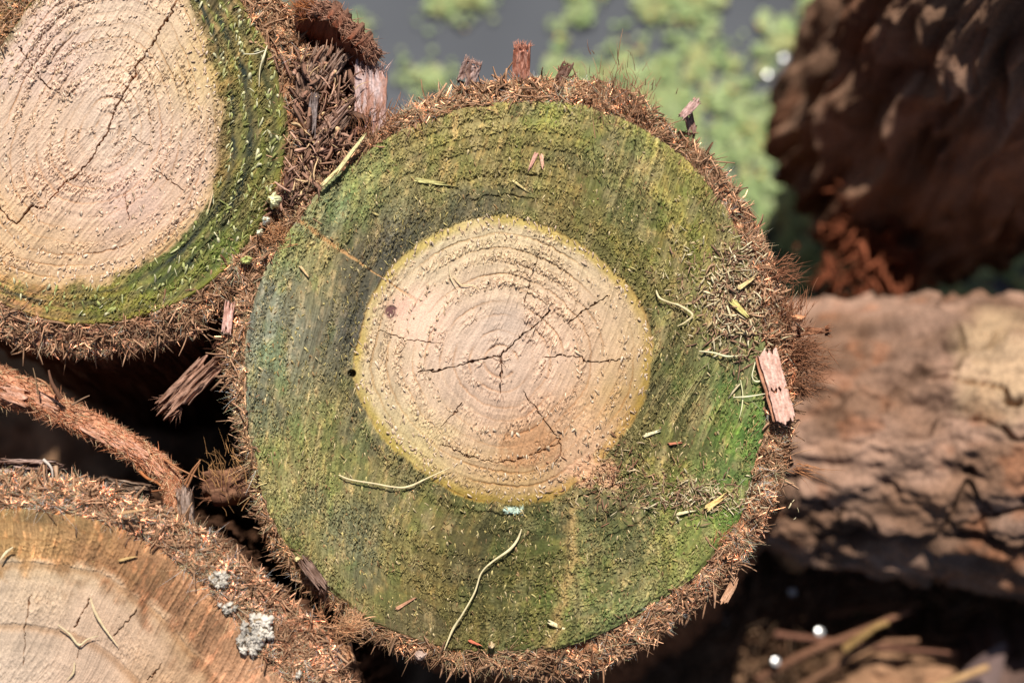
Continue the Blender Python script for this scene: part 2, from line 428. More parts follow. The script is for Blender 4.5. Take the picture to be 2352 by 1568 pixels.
def main_extra(x, y, h, col, q, sd):
    # grey damp band hugging the upper left of the heart
    a_ = np.arctan2(y - 830, x - 1150)
    m = ss(.5, .51, q) * ss(.66, .53, q + (fbm(x / 40, y / 40, sd + 57) - .5) * .14) * ss(-3.6, -2.9, np.where(a_ > 2, a_ - 6.283, a_)) * ss(-1.2, -1.8, np.where(a_ > 2, a_ - 6.283, a_))
    m = (m * .62)[:, None]
    col = col * (1 - m) + m * lin((66, 66, 54)) * (.7 + .6 * vn(x / 5, y / 8, sd + 58))[:, None]
    # radial orange streak with the branch knot
    d, t = polyline_d(x + (vn(x / 12, y / 12, sd + 40) - .5) * 6, y, [(690,508),(760,560),(870,632),(940,680),(1005,725)])
    m = ss(7, 1.5, d / (0.75 + 0.5 * np.sin(t * 9))) * ss(1.0, 0.75, t)
    col = col * (1 - m[:, None]) + m[:, None] * lin((168, 130, 86)) * (1 + .6 * t)[:, None] ** 0.5
    h = h - 0.3e-3 * m
    d = np.hypot(x - 960, (y - 722)); m = ss(95, 20, d)[:, None] * 0.8
    col = col * (1 - m) + m * lin((222, 184, 160))
    d = np.hypot((x - 920) * 0.6, y - 706) + (vn(x / 9, y / 9, sd + 41) - .5) * 12
    m = ss(34, 8, d)[:, None] * 0.45
    col = col * (1 - m) + m * lin((196, 150, 132))
    d = np.hypot(x - 898, y - 717) + (vn(x / 6, y / 6, sd + 42) - .5) * 7
    m = ss(16, 10, d)[:, None]
    col = col * (1 - m) + m * lin((104, 72, 68))
    h = h - 0.8e-3 * m[:, 0]
    a_ = np.arctan2(y - 830, x - 1150); r_ = np.hypot(x - 1150, y - 830)
    m = ss(.85, 1.0, a_ + (fbm(x / 14, y / 14, sd + 52) - .5) * .35) * ss(1.62, 1.45, a_ + (fbm(x / 14, y / 14, sd + 53) - .5) * .35) * ss(150, 175, r_) * ss(262, 230, r_ + (vn(x / 9, y / 9, sd + 54) - .5) * 26)
    m = (m * .8)[:, None]
    col = col * (1 - m) + m * lin((166, 124, 88)) * (.8 + .4 * vn(x / 5, y / 9, sd + 55))[:, None]
    d = np.hypot((x - 1165) * 0.8, y - 745); m = ss(60, 15, d)[:, None] * 0.35
    col = col * (1 - m) + m * lin((165, 148, 135))
    # broken ledge: wood right of this line stands higher
    ly = np.array([1120, 1180, 1250, 1330, 1420, 1510, 1560]); lx = np.array([1318, 1312, 1314, 1302, 1280, 1258, 1250])
    lxx = np.interp(y, ly, lx) + (vn(y / 14, y * 0, sd + 43) - .5) * 16
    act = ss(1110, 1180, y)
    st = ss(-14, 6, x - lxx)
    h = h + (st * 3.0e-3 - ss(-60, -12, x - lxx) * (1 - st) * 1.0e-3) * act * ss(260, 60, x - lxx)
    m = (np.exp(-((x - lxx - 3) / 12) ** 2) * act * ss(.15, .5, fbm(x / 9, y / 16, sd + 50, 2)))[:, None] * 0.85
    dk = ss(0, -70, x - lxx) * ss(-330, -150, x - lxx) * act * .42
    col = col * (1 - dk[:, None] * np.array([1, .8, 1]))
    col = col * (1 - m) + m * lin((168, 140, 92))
    # torn pinkish wood where the ledge meets the heartwood
    d = np.hypot((x - 1365) / 75, (y - 1085) / 45) + (fbm(x / 18, y / 18, sd + 44) - .5) * 0.9
    m = ss(1.0, 0.6, d)[:, None] * 0.85
    col = col * (1 - m) + m * lin((198, 155, 122)) * (0.75 + 0.5 * vn(x / 6, y / 6, sd + 45))[:, None]
    h = h + m[:, 0] * (fbm(x / 9, y / 9, sd + 46) - .5) * 3e-3
    # sunken arc steps in the lower sapwood
    for w, pts in ((3.0, [(1320,1200),(1380,1195),(1440,1165),(1520,1110)]), (2.4, [(1330,1250),(1420,1225),(1500,1180),(1560,1130)]), (2.0, [(1340,1330),(1420,1290),(1500,1240)]),
                   (2.2, [(985,1140),(1060,1165),(1130,1180),(1220,1190)]), (2.0, [(1350,1455),(1450,1415),(1530,1360)]), (1.6, [(1020,425),(1110,405),(1200,400),(1280,412)]), (1.6,[(1060,465),(1150,450),(1250,462)])):
        d, t = polyline_d(x + (fbm(x / 20, y / 20, sd + 48) - .5) * 22, y + (fbm(x / 20, y / 20, sd + 47) - .5) * 22, pts)
        m = ss(w + 3, w * 0.4, d) * ss(0, .15, t) * ss(1, .85, t)
        h = h - m * 1.2e-3
        col = col * (1 - 0.30 * m[:, None])
    d = np.hypot(x - 808, y - 858); m = ss(11, 6, d); h = h - m * 6e-3; col = col * (1 - .7 * m[:, None])
    # bluish mould fleck
    d = np.hypot((x - 1182) / 26, (y - 1172) / 11) + (fbm(x / 8, y / 8, sd + 49) - .5) * 1.2
    m = ss(1, .6, d)[:, None]; col = col * (1 - m) + m * lin((175, 195, 178)); h = h + m[:, 0] * 0.8e-3
    return h, col
LOGS['main']['extra'] = main_extra

# ---- upper left log
tl_out = [(540,-20),(575,40),(612,100),(645,190),(660,300),(648,400),(600,510),(535,605),(450,675),(340,724),(240,746),(140,744),(60,722),(0,700),(-70,640),(-110,540),(-115,420),(-90,300),(-50,190),(0,105),(40,50),(80,-10),(180,-90),(330,-120),(460,-90)]
tl_heart = [(420,-20),(452,40),(485,120),(502,210),(508,320),(490,420),(440,510),(360,590),(260,645),(150,660),(60,650),(0,632),(-50,580),(-98,500),(-108,412),(-84,297),(-44,187),(6,103),(45,46),(110,-30),(200,-70),(330,-80)]
tl_bark = [(640,-20),(690,60),(725,130),(770,200),(795,280),(775,340),(735,410),(690,465),(640,520),(590,580),(560,625),(530,680),(495,725),(450,770),(380,800),(280,815),(180,820),(80,812),(0,790),(-110,720),(-160,560),(-170,420),(-140,300),(-90,160),(-50,90),(-20,20),(30,-60),(150,-150),(330,-190),(520,-140)]
tl_h = [(250,290,(212,182,152)),(100,100,(210,178,152)),(100,300,(212,178,145)),(350,150,(214,182,148)),(400,60,(214,182,146)),(150,450,(215,178,145)),(300,500,(212,175,150)),(450,300,(212,178,152)),(420,450,(212,176,142)),(350,580,(206,168,124)),(200,600,(210,172,130)),(60,560,(212,174,130)),(480,250,(192,164,114)),(250,20,(212,182,150)),(450,120,(205,172,115))]
tl_s = [(520,60,(70,75,38)),(560,150,(60,72,40)),(600,250,(75,88,35)),(560,300,(62,62,45)),(610,400,(75,98,30)),(540,480,(58,70,42)),(560,540,(65,100,30)),(480,580,(62,85,35)),(500,620,(70,105,28)),(400,640,(75,98,32)),(430,690,(82,98,30)),(300,690,(80,108,38)),(200,690,(88,98,45)),(260,735,(140,130,30)),(120,700,(150,125,75)),(100,660,(125,100,60)),(30,700,(175,140,75)),(60,640,(200,160,105)),(490,130,(140,125,60)),(515,400,(135,112,60))]
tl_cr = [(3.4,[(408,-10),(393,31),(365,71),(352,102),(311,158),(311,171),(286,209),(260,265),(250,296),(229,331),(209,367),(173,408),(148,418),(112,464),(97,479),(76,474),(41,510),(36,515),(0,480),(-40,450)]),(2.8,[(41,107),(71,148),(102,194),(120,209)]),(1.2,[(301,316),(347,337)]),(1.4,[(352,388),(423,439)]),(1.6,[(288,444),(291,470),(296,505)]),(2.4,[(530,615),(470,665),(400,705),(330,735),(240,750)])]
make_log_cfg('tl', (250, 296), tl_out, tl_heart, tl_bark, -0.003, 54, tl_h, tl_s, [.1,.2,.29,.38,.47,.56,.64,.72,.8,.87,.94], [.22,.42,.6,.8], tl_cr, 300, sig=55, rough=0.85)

def tl_extra(x, y, h, col, q, sd):
    # dark slate and pale yellow bands along the outer rings
    th = np.arctan2(y - 296, x - 250)
    for q0, w, c, s0 in ((.60,.024,(50,54,44),1.0),(.72,.035,(42,50,42),1.0),(.80,.02,(120,128,52),.5),(.90,.022,(56,60,36),.7),(.66,.02,(118,125,55),.5),(.965,.02,(128,125,40),.5)):
        qq = q + (vn(th * 5, th * 0, sd + int(q0 * 100)) - .5) * .035
        m = (np.exp(-((qq - q0) / w) ** 2) * s0 * (0.3 + 0.9 * vn(th * 9 + q0 * 40, th * 0 + 3, sd + 60)))[:, None]
        m = np.clip(m, 0, 1)
        col = col * (1 - m) + m * lin(c)
    return h, col
LOGS['tl']['extra'] = tl_extra
LOGS['tl']['st'] = (1.12, .95, 1.1)
LOGS['tl']['cc'] = (0.60, 0.36, 0.27)  # paler, redder crack colour, painted after sunlit crack walls

# ---- lower left log
_c = (20, 1860)
bl_out = [(-300,1270),(-150,1192),(0,1165),(150,1180),(250,1202),(330,1240),(400,1287),(470,1345),(540,1425),(600,1505),(670,1590),(720,1740),(720,1900),(640,2150),(460,2400),(200,2530),(-60,2560),(-340,2460),(-560,2240),(-660,1960),(-620,1680),(-480,1420)]
bl_heart = [(-300,1400),(-150,1320),(0,1290),(130,1295),(220,1312),(300,1358),(370,1412),(430,1482),(480,1532),(540,1620),(590,1760),(590,1900),(520,2110),(380,2310),(160,2420),(-60,2440),(-280,2350),(-460,2170),(-540,1950),(-510,1730),(-420,1530)]
bl_bark = [(-340,1180),(-160,1105),(0,1085),(100,1092),(230,1112),(330,1150),(420,1190),(475,1215),(520,1250),(600,1315),(680,1385),(755,1450),(790,1510),(820,1590),(860,1740),(850,1920),(760,2200),(540,2490),(240,2640),(-80,2670),(-400,2560),(-660,2300),(-770,1960),(-720,1640),(-560,1330)]
bl_h = [(100,1350,(196,166,130)),(50,1500,(192,166,138)),(200,1500,(194,162,132)),(300,1450,(192,158,124)),(400,1550,(182,144,106)),(0,1400,(196,168,136)),(130,1430,(198,166,134))]
bl_s = [(20,1190,(150,120,72)),(50,1230,(164,128,80)),(100,1260,(172,134,90)),(200,1230,(142,108,66)),(270,1290,(122,82,54)),(350,1330,(142,98,64)),(330,1375,(92,60,42)),(420,1420,(158,112,76)),(480,1480,(168,126,90)),(430,1478,(100,70,50)),(560,1540,(172,132,96)),(220,1318,(128,90,58)),(390,1440,(84,60,44)),(140,1190,(140,112,66)),(300,1260,(154,116,76)),(400,1330,(160,120,82))]
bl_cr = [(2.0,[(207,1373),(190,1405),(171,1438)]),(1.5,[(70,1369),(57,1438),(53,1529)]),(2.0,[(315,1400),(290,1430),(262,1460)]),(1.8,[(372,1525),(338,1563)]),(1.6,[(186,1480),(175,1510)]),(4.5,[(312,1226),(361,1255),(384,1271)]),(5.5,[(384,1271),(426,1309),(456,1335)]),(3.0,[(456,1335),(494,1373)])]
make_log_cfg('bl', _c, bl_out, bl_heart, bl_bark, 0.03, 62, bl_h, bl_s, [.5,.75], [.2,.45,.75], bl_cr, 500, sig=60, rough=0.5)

LOGS['bl']['st'] = (1.0, .94, 1.05)
LOGS['tl']['hk'] = .87
LOGS['bl']['soft'] = .06
LOGS['bl']['mz'] = .15
LOGS['bl']['ye'] = .15
LOGS['tl']['ye'] = .45
LOGS['tl']['soft'] = .025
LOGS['bl']['hk'] = .95

def log_parts(key, root, axis, depth, nr, nt, bark_pts, side_pts, seed):
    c = LOGS[key]; z = c['z']; cx, cy = c['pith']
    # cut face
    th = np.linspace(-math.pi, math.pi, nt, endpoint=False)
    t = np.linspace(0, 1, nr) ** 0.8
    t[0] = 0.0006
    Ro = c['Ro'](th)
    X = cx + t[:, None] * (Ro * np.cos(th))[None]; Y = cy + t[:, None] * (Ro * np.sin(th))[None]
    h, col, q, rm, hm = face_eval(c, X, Y)
    edge = ss(0.985, 1.0, t)[:, None]
    V = P(X, Y, z); V[..., 2] += h - edge * 0.002
    mesh_obj("cut_face", V, grid_faces(nr, nt, True)[:, ::-1], M_FACE, col.reshape(-1, 3), root)
    # bark: collar round the face and the outer side down the log
    nb = 1100
    th = np.linspace(-math.pi, math.pi, nb, endpoint=False)
    Ro = c['Ro'](th); Rb = c['Rb'](th)
    rows = []; cols = []
    nc = 16
    for i in range(nc):
        f = i / (nc - 1)
        r = Ro * 0.992 + (Rb * 0.985 - Ro * 0.992) * f
        x = cx + r * np.cos(th); y = cy + r * np.sin(th)
        r = r + (fbm(x / 26, y / 26, seed + 1) - .5) * 22 * f
        x = cx + r * np.cos(th); y = cy + r * np.sin(th)
        v = P(x, y, z)
        v[:, 2] += -0.003 - 0.006 * f ** 2 + (fbm(x / 22, y / 22, seed) - .5) * 0.010 + (vn(x / 7, y / 7, seed + 3) - .5) * 0.002
        rows.append(v)
        cc = field(bark_pts, x, y, 70) * 1.2 * (0.5 + 1.0 * fbm(x / 12, y / 12, seed + 4))[:, None]
        cols.append(cc)
    ax = np.array(axis, float)
    ns = 90
    base = rows[-1].copy()
    out = np.stack([np.cos(th), -np.sin(th), 0 * th], -1)
    arc = th * np.mean(Rb)
    for i in range(1, ns):
        f = (i / (ns - 1)) ** 1.6
        dd = f * depth
        v = base + ax * dd
        amp = ss(0, 0.03, dd)
        rid = fbm(arc / 26, dd * 14 + arc * 0.002, seed + 7, 3) - .5
        fi = fbm(arc / 7, dd * 30, seed + 8, 2) - .5
        v = v + out * (rid * 0.016 + fi * 0.004)[:, None] * amp
        v[:, 2] += (vn(arc / 15, arc * 0 + i * .7, seed + 9) - .5) * 0.003
        rows.append(v)
        cols.append(lin((96, 66, 48)) * (0.45 + 1.1 * fbm(arc / 13, dd * 40, seed + 10, 3))[:, None] * (1 + 0.0 * th)[:, None])
    n = len(rows)
    mesh_obj("bark", np.stack(rows), grid_faces(n, nb, True)[:, ::-1], M_BARK, np.concatenate(cols), root)
    return base

def sample_ring(c, n, f0, f1, th0=-math.pi, th1=math.pi):
    th = rng.uniform(th0, th1, n); f = rng.uniform(f0, f1, n)
    Ro = c['Ro'](th); Rb = c['Rb'](th)
    r = Ro + (Rb - Ro) * f
    x = c['pith'][0] + r * np.cos(th); y = c['pith'][1] + r * np.sin(th)
    out = np.stack([np.cos(th), -np.sin(th), 0 * th], -1)
    return x, y, f, th, out

def in_frame(x, y, m=60):
    return (x > -m) & (x < 2352 + m) & (y > -m) & (y < 1568 + m)

def bark_fibres(key, root, n, pts, seed, long=1.0, mat=0.6, f0=-0.10):
    c = LOGS[key]
    x, y, f, th, out = sample_ring(c, n, f0, 0.93)
    k = in_frame(x, y); x, y, f, th, out = x[k], y[k], f[k], th[k], out[k]
    n = len(x)
    r = P(x, y, c['z'])
    r[:, 2] += -0.004 - 0.007 * np.clip(f, 0, 1) ** 2 + (fbm(x / 22, y / 22, seed) - .5) * 0.010 + 0.0004
    clump = fbm(x / 16, y / 16, seed + 20, 2)
    lay = vn(x / 30, y / 30, seed + 21)
    tang = np.stack([-out[:, 1], out[:, 0], 0 * f], -1)
    ang = (vn(x / 22, y / 22, seed + 22) - .5) * 3.2
    d = out * (-0.15 + 0.45 * f + 0.8 * (lay - .3))[:, None] + tang * ang[:, None] * 0.6 + rng.normal(size=(n, 3)) * mat * 1.1
    g = 15.0
    ix = np.floor(x / g).astype(np.int64); iy = np.floor(y / g).astype(np.int64)
    ccx = (ix + .2 + .6 * hash2(ix, iy, seed + 31)) * g; ccy = (iy + .2 + .6 * hash2(ix, iy, seed + 32)) * g
    ca = hash2(ix, iy, seed + 33) * 6.283
    d = d * .75 + np.stack([(ccx - x) / g * 1.3 + np.cos(ca) * .7, -(ccy - y) / g * 1.3 + np.sin(ca) * .7, 0 * x], -1)
    d[:, 2] = np.abs(d[:, 2]) * 0.5 + 0.15 + .45 * hash2(ix, iy, seed + 34)
    clv = .55 + .9 * hash2(ix, iy, seed + 35)
    ln = vn(x / 55, y / 55, seed + 23)
    L = (0.0016 + 0.0052 * rng.random(n) ** 2.2) * (0.45 + 0.9 * ln) * long * (1.1 - .65 * np.clip(f, 0, 1))
    W = rng.uniform(0.0002, 0.00045, n)
    curl = rng.normal(size=(n, 3)) * 0.8
    curl[:, 2] -= 0.25
    col = field(pts, x, y, 60)
    lum = col.mean(1, keepdims=True)
    col = ((col * .7 + lum * .3) * 1.5 + 1.6 * lin((166, 134, 102))) * np.array([1, 1.0, 1.0]) * (0.12 + 2.6 * clump ** 1.7)[:, None] * rng.uniform(0.5, 1.5, n)[:, None]
    pale = (rng.random(n) < 0.14)[:, None]
    col = np.where(pale, col * np.array([1.5, 1.55, 1.5]) + 0.03, col)
    red = (rng.random(n) < 0.25)[:, None]
    col = np.where(red, col * np.array([1.0, 0.80, 0.70]), col) * clv[:, None]
    V, F, C = strand_geo(r, d, curl, L, W, np.clip(col, 0, .8), 4, 0.45)
    # bark crumbs between the fibres
    m = n // 7
    i = rng.integers(0, n, m)
    dd = rng.normal(size=(m, 3)); dd[:, 2] *= 0.4
    g2 = strand_geo(r[i] + np.array([0, 0, 0.0012]), dd, rng.normal(size=(m, 3)) * .5, rng.uniform(.0012, .004, m), rng.uniform(.0005, .0014, m), col[i] * np.array([.92, .86, .84]), 2, 0.35, 0.5)
    # flat torn strips of bark lying among them
    m = n // 12
    i = rng.integers(0, n, m)
    dd = out[i] * rng.normal(size=m)[:, None] * .7 + tang[i] * rng.normal(size=m)[:, None] * .8 + rng.normal(size=(m, 3)) * .25
    sk = rng.random(m)[:, None]
    sc = lin((140, 104, 80)) * (1 - sk) + lin((184, 146, 116)) * sk
    g3 = strand_geo(r[i] + np.array([0, 0, 0.0015]), dd, rng.normal(size=(m, 3)) * .25, rng.uniform(.003, .010, m), rng.uniform(.0010, .0028, m), sc * rng.uniform(.5, 1.35, m)[:, None], 3, 0.25, 0.5)
    V, F, C = join_geo([(V, F, C), g2, g3])
    tag(mesh_obj("bark_fibres", V, F, M_FIB, C, root), kind="stuff")

def face_tufts(key, root, n, up=0.55, lmul=1.0, out_frac=1.0, bright=1.35):
    c = LOGS[key]
    th = rng.uniform(-math.pi, math.pi, n * 3); t = np.sqrt(rng.random(n * 3)) * 0.985
    Ro = c['Ro'](th)
    x = c['pith'][0] + t * Ro * np.cos(th); y = c['pith'][1] + t * Ro * np.sin(th)
    k = in_frame(x, y, 20); x, y = x[k], y[k]
    h, col, q, rm, hm = face_eval(c, x, y)
    keep = rng.random(len(x)) < np.where(hm > .5, np.clip(rm, 0, 1) ** 2 * .55, np.clip(rm, 0, 1) ** 1.2)
    x, y, h, col, hm = x[keep][:n], y[keep][:n], h[keep][:n], col[keep][:n], hm[keep][:n]
    n = len(x)
    r = P(x, y, c['z']); r[:, 2] += h - 0.0004
    a = R(c['saw']) + rng.normal(size=n) * 0.38
    sgn = np.where(rng.random(n) < 0.8, 1, -1)
    d = np.stack([np.cos(a) * sgn, np.sin(a) * sgn, up * rng.uniform(.3, 1.6, n)], -1)
    L = (0.0010 + 0.0026 * rng.random(n) ** 2.6) * lmul
    W = rng.uniform(0.00045, 0.0010, n) * lmul ** .5
    fresh = rng.random(n)[:, None] ** 1.8
    tone = lin((176, 160, 104)) * (1 - hm)[:, None] + lin((216, 186, 158)) * hm[:, None]
    col = col * rng.uniform(0.70, bright, n)[:, None] * (1 - 0.55 * fresh) + tone * 0.75 * fresh
    V, F, C = strand_geo(r, d, rng.normal(size=(n, 3)) * .15, L, W, np.clip(col, 0, .8), 2, 0.6, 0.45, True)
    tag(mesh_obj("wood_fibres", V, F, M_TUFT, C, root), kind="stuff")

# bark and fibre tints
main_bp = [(1000,230,(150,108,72)),(1150,200,(148,105,70)),(1300,200,(150,102,70)),(1430,230,(158,108,76)),(1560,330,(150,104,70)),(1680,450,(140,92,66)),(1760,570,(145,92,64)),(1800,680,(158,98,66)),(1830,800,(140,82,58)),(1800,1000,(142,98,68)),(1800,1100,(150,104,72)),(1740,1230,(158,110,78)),(1620,1380,(155,104,76)),(1480,1470,(152,106,72)),(1320,1530,(145,100,70)),(1180,1530,(98,62,42)),(1050,1510,(92,66,38)),(900,1480,(88,58,40)),(760,1390,(104,76,46)),(640,1260,(128,96,58)),(600,1150,(125,98,62)),(570,1000,(120,95,60)),(525,850,(178,140,95)),(520,760,(165,118,82)),(560,660,(168,124,88)),(620,550,(140,108,72)),(760,400,(140,98,66)),(880,300,(150,100,66)),(1690,900,(140,92,62))]
tl_bp = [(640,60,(128,92,66)),(680,160,(138,98,70)),(720,270,(142,100,72)),(740,360,(132,92,66)),(690,440,(120,88,60)),(600,570,(92,66,44)),(500,700,(80,58,42)),(400,760,(120,82,66)),(250,790,(138,98,80)),(120,790,(140,98,80)),(20,770,(128,88,72)),(0,60,(118,78,36)),(40,20,(110,70,30)),(-20,110,(120,85,40))]
bl_bp = [(0,1130,(178,118,76)),(100,1140,(182,122,78)),(250,1170,(178,124,88)),(400,1220,(165,112,80)),(480,1250,(172,128,92)),(550,1330,(165,112,82)),(620,1420,(158,104,76)),(680,1500,(152,104,78)),(740,1480,(138,92,68)),(760,1560,(150,108,84))]

AX = np.array([0.07, -0.20, -1.0])

log_c = empty("log", P(1150, 830, 0) + AX * 0.95, "large green stained log with a pale round heart, in the middle", "log", "sawn log ends")
log_parts('main', log_c, AX, 0.95, 430, 2100, main_bp, None, 700)
face_tufts('main', log_c, 45000)
bark_fibres('main', log_c, 56000, main_bp, 700)

log_t = empty("log", P(250, 296, 0) + np.array([0.02, -0.16, -1]) * 0.95, "pale log end with a narrow dark green outer band and one long jagged crack", "log", "sawn log ends")
log_parts('tl', log_t, np.array([0.02, -0.16, -1.0]), 0.95, 300, 1700, tl_bp, None, 740)
face_tufts('tl', log_t, 26000)
bark_fibres('tl', log_t, 46000, tl_bp, 740, 0.9, 0.8)

log_b = empty("log", P(20, 1860, 0.03) + np.array([0.0, -0.1, -1]) * 0.98, "brown log end without green stain, white resin along its shaggy rim", "log", "sawn log ends")
log_parts('bl', log_b, np.array([0.0, -0.1, -1.0]), 0.98, 300, 2600, bl_bp, None, 780)
face_tufts('bl', log_b, 2500, up=0.4)
bark_fibres('bl', log_b, 130000, [(a, b, tuple(min(255, int(v * 1.22)) for v in c)) for a, b, c in bl_bp], 780, 1.1, 0.6, 0.02)

# ----------------------------------------------------------------- generic builders
def shard(p0, p1, wvec, thick, col_a, col_b, seed, ragged=0.12, ragged0=0.05, nl=36, nw=22, ridge=0.25, bend=None, taper=1.0, col_in=None):
    """a splintered slab of bark: ridged along its length, torn at the ends"""
    p0 = np.array(p0, float); p1 = np.array(p1, float); wv = np.array(wvec, float)
    ax = p1 - p0; Ln = np.linalg.norm(ax)
    nrm = np.cross(ax, wv); nrm /= np.linalg.norm(nrm)
    if nrm[2] < 0: nrm = -nrm
    u = np.linspace(0, 1, nl)[:, None]; v = np.linspace(-.5, .5, nw)[None]
    e1 = 1 + ragged * (2 * vn(v * 9 + 3, v * 0, seed) - 1.1) + ragged * .5 * (vn(v * 30, v * 0, seed + 1) - .5)
    e0 = ragged0 * (2 * vn(v * 9 + 13, v * 0, seed + 2) - .9)
    uu = e0 + (e1 - e0) * u
    wid = (1 + (taper - 1) * uu) * (1 + 0.10 * (vn(uu * 6, uu * 0, seed + 3) - .5))
    rid = fbm(v * 14 + uu * 1.2, uu * 3, seed + 4, 3)
    base = p0 + uu[..., None] * ax + (v * wid)[..., None] * wv
    if bend is not None:
        base = base + (uu ** 2)[..., None] * np.array(bend, float)
    arch = (0.25 - v ** 2)
    top = base + nrm * (thick * (0.5 + ridge * (rid - .5) * 2 + 0.6 * arch))[..., None]
    bot = base - nrm * (thick * (0.5 + ridge * (fbm(v * 14, uu * 3, seed + 6, 2) - .5) - 0.5 * arch))[..., None]
    ca = lin(col_a) * np.array([1.15, 1.3, 1.4]); cb = lin(col_b) * np.array([1.15, 1.3, 1.35]); m = ss(.3, .7, fbm(v * 10 + uu, uu * 4, seed + 5, 3))[..., None]
    ct = (ca * (1 - m) + cb * m) * (0.7 + 0.6 * vn(v * 25, uu * 12, seed + 7))[..., None]
    ci = ct if col_in is None else lin(col_in) * (0.7 + 0.6 * rid)[..., None] * np.ones(3)
    n = nl * nw
    F = [grid_faces(nl, nw), grid_faces(nl, nw, off=n)[:, ::-1]]
    i = np.arange(nl - 1); j = np.arange(nw - 1)
    F.append(np.stack([i * nw, i * nw + n, (i + 1) * nw + n, (i + 1) * nw], -1)[:, ::-1])
    F.append(np.stack([i * nw + nw - 1, i * nw + nw - 1 + n, (i + 1) * nw + nw - 1 + n, (i + 1) * nw + nw - 1], -1))
    F.append(np.stack([j, j + 1, j + 1 + n, j + n], -1)[:, ::-1])
    b = (nl - 1) * nw
    F.append(np.stack([b + j, b + j + 1, b + j + 1 + n, b + j + n], -1))
    return np.concatenate([top.reshape(-1, 3), bot.reshape(-1, 3)]), [np.concatenate(F)], np.concatenate([np.broadcast_to(ct, top.shape).reshape(-1, 3), np.broadcast_to(ci, top.shape).reshape(-1, 3)])

def fray(p, d, spread, n, L, W, col, around=0.0015):
    r = np.array(p) + rng.normal(size=(n, 3)) * around
    dd = unit(np.array(d, float)) + rng.normal(size=(n, 3)) * spread
    c = 1.5 * lin(col) * rng.uniform(.6, 1.5, n)[:, None]
    return strand_geo(r, dd, rng.normal(size=(n, 3)) * .2, L * rng.uniform(.4, 1.2, n), W * rng.uniform(.6, 1.3, n), c, 3, .45)

def tube(pts, rad, col, seed=0, nv=14, nu=None, flat=1.0, rough=0.12, fib=0.0, capend=True):
    """a knobbly stick along 3D points"""
    pts = np.array(pts, float); rad = np.array(rad, float)
    nu = nu or max(16, 10 * len(pts))
    s = np.linspace(0, len(pts) - 1, nu)
    def cr(a):
        i = np.clip(np.floor(s).astype(int), 0, len(a) - 2); f = (s - i)
        g = lambda k: a[np.clip(i + k, 0, len(a) - 1)]
        f = f.reshape((-1,) + (1,) * (a.ndim - 1))
        return 0.5 * (2 * g(0) + (g(1) - g(-1)) * f + (2 * g(-1) - 5 * g(0) + 4 * g(1) - g(2)) * f ** 2 + (3 * g(0) - g(-1) - 3 * g(1) + g(2)) * f ** 3)
    c = cr(pts); r = np.maximum(cr(rad), 1e-5)
    tg = unit(np.gradient(c, axis=0))
    up = np.array([0.05, 0.02, 1.0])
    s1 = unit(np.cross(tg, up)); s2 = np.cross(s1, tg)
    a = np.linspace(0, 2 * math.pi, nv, endpoint=False)
    Ln = s[:, None] * 3
    rr = r[:, None] * (1 + rough * 2 * (fbm(a[None] * 2.2 + 5, Ln, seed, 3) - .5) + fib * 2 * (fbm(a[None] * 6, Ln * .4, seed + 3, 2) - .5))
    V = c[:, None] + s1[:, None] * (rr * np.cos(a))[..., None] + s2[:, None] * (rr * np.sin(a) * flat)[..., None]
    cc = lin(col) * (0.65 + .7 * fbm(a[None] * 3, Ln * 1.5, seed + 7, 3))[..., None]
    n = nu * nv
    V = np.concatenate([V.reshape(-1, 3), c[:1], c[-1:]])
    j = np.arange(nv); j2 = (j + 1) % nv
    T = np.concatenate([np.stack([j2, j, np.full(nv, n)], -1), np.stack([(nu - 1) * nv + j, (nu - 1) * nv + j2, np.full(nv, n + 1)], -1)])
    C = np.concatenate([np.broadcast_to(cc, (nu, nv, 3)).reshape(-1, 3), cc[0, :1] * np.ones((1, 3)), cc[-1, :1] * np.ones((1, 3))])
    return V, [grid_faces(nu, nv, True), T], C

def hz(key, px, py):
    return float(face_eval(LOGS[key], np.array([float(px)]), np.array([float(py)]))[0][0]) + LOGS[key]['z']

def single(name, geos, mat, label, cat, group=None):
    V, F, C = join_geo(geos) if isinstance(geos, list) else geos
    ctr = V.mean(0); ctr[2] = V[:, 2].min()
    o = mesh_obj(name, V - ctr, F, mat, np.clip(C, 0.002, .85))
    o.location = tuple(ctr)
    return tag(o, label, cat, group)

# ----------------------------------------------------------------- straws and slivers on the faces
G_ST = "dry straws on the log ends"
def straw(key, pts, w, col, label, lift=0.0008, cat="straw", name="straw", group=G_ST, flat=0.5, zs=None):
    p3 = []
    for i, (a, b) in enumerate(pts):
        z = hz(key, a, b) + lift + (zs[i] if zs else 0) + 0.0012
        p3.append(P(a, b, z))
    n = len(pts)
    rad = np.full(n, w * S * .33)
    rad *= rng.uniform(.6, 1.15, n); rad[0] *= 0.6; rad[-1] *= 0.35
    return single(name, tube(p3, rad, col, seed=int(pts[0][0]), nv=8, nu=12 * n, flat=flat, rough=.12), M_STRAW, label, cat, group)

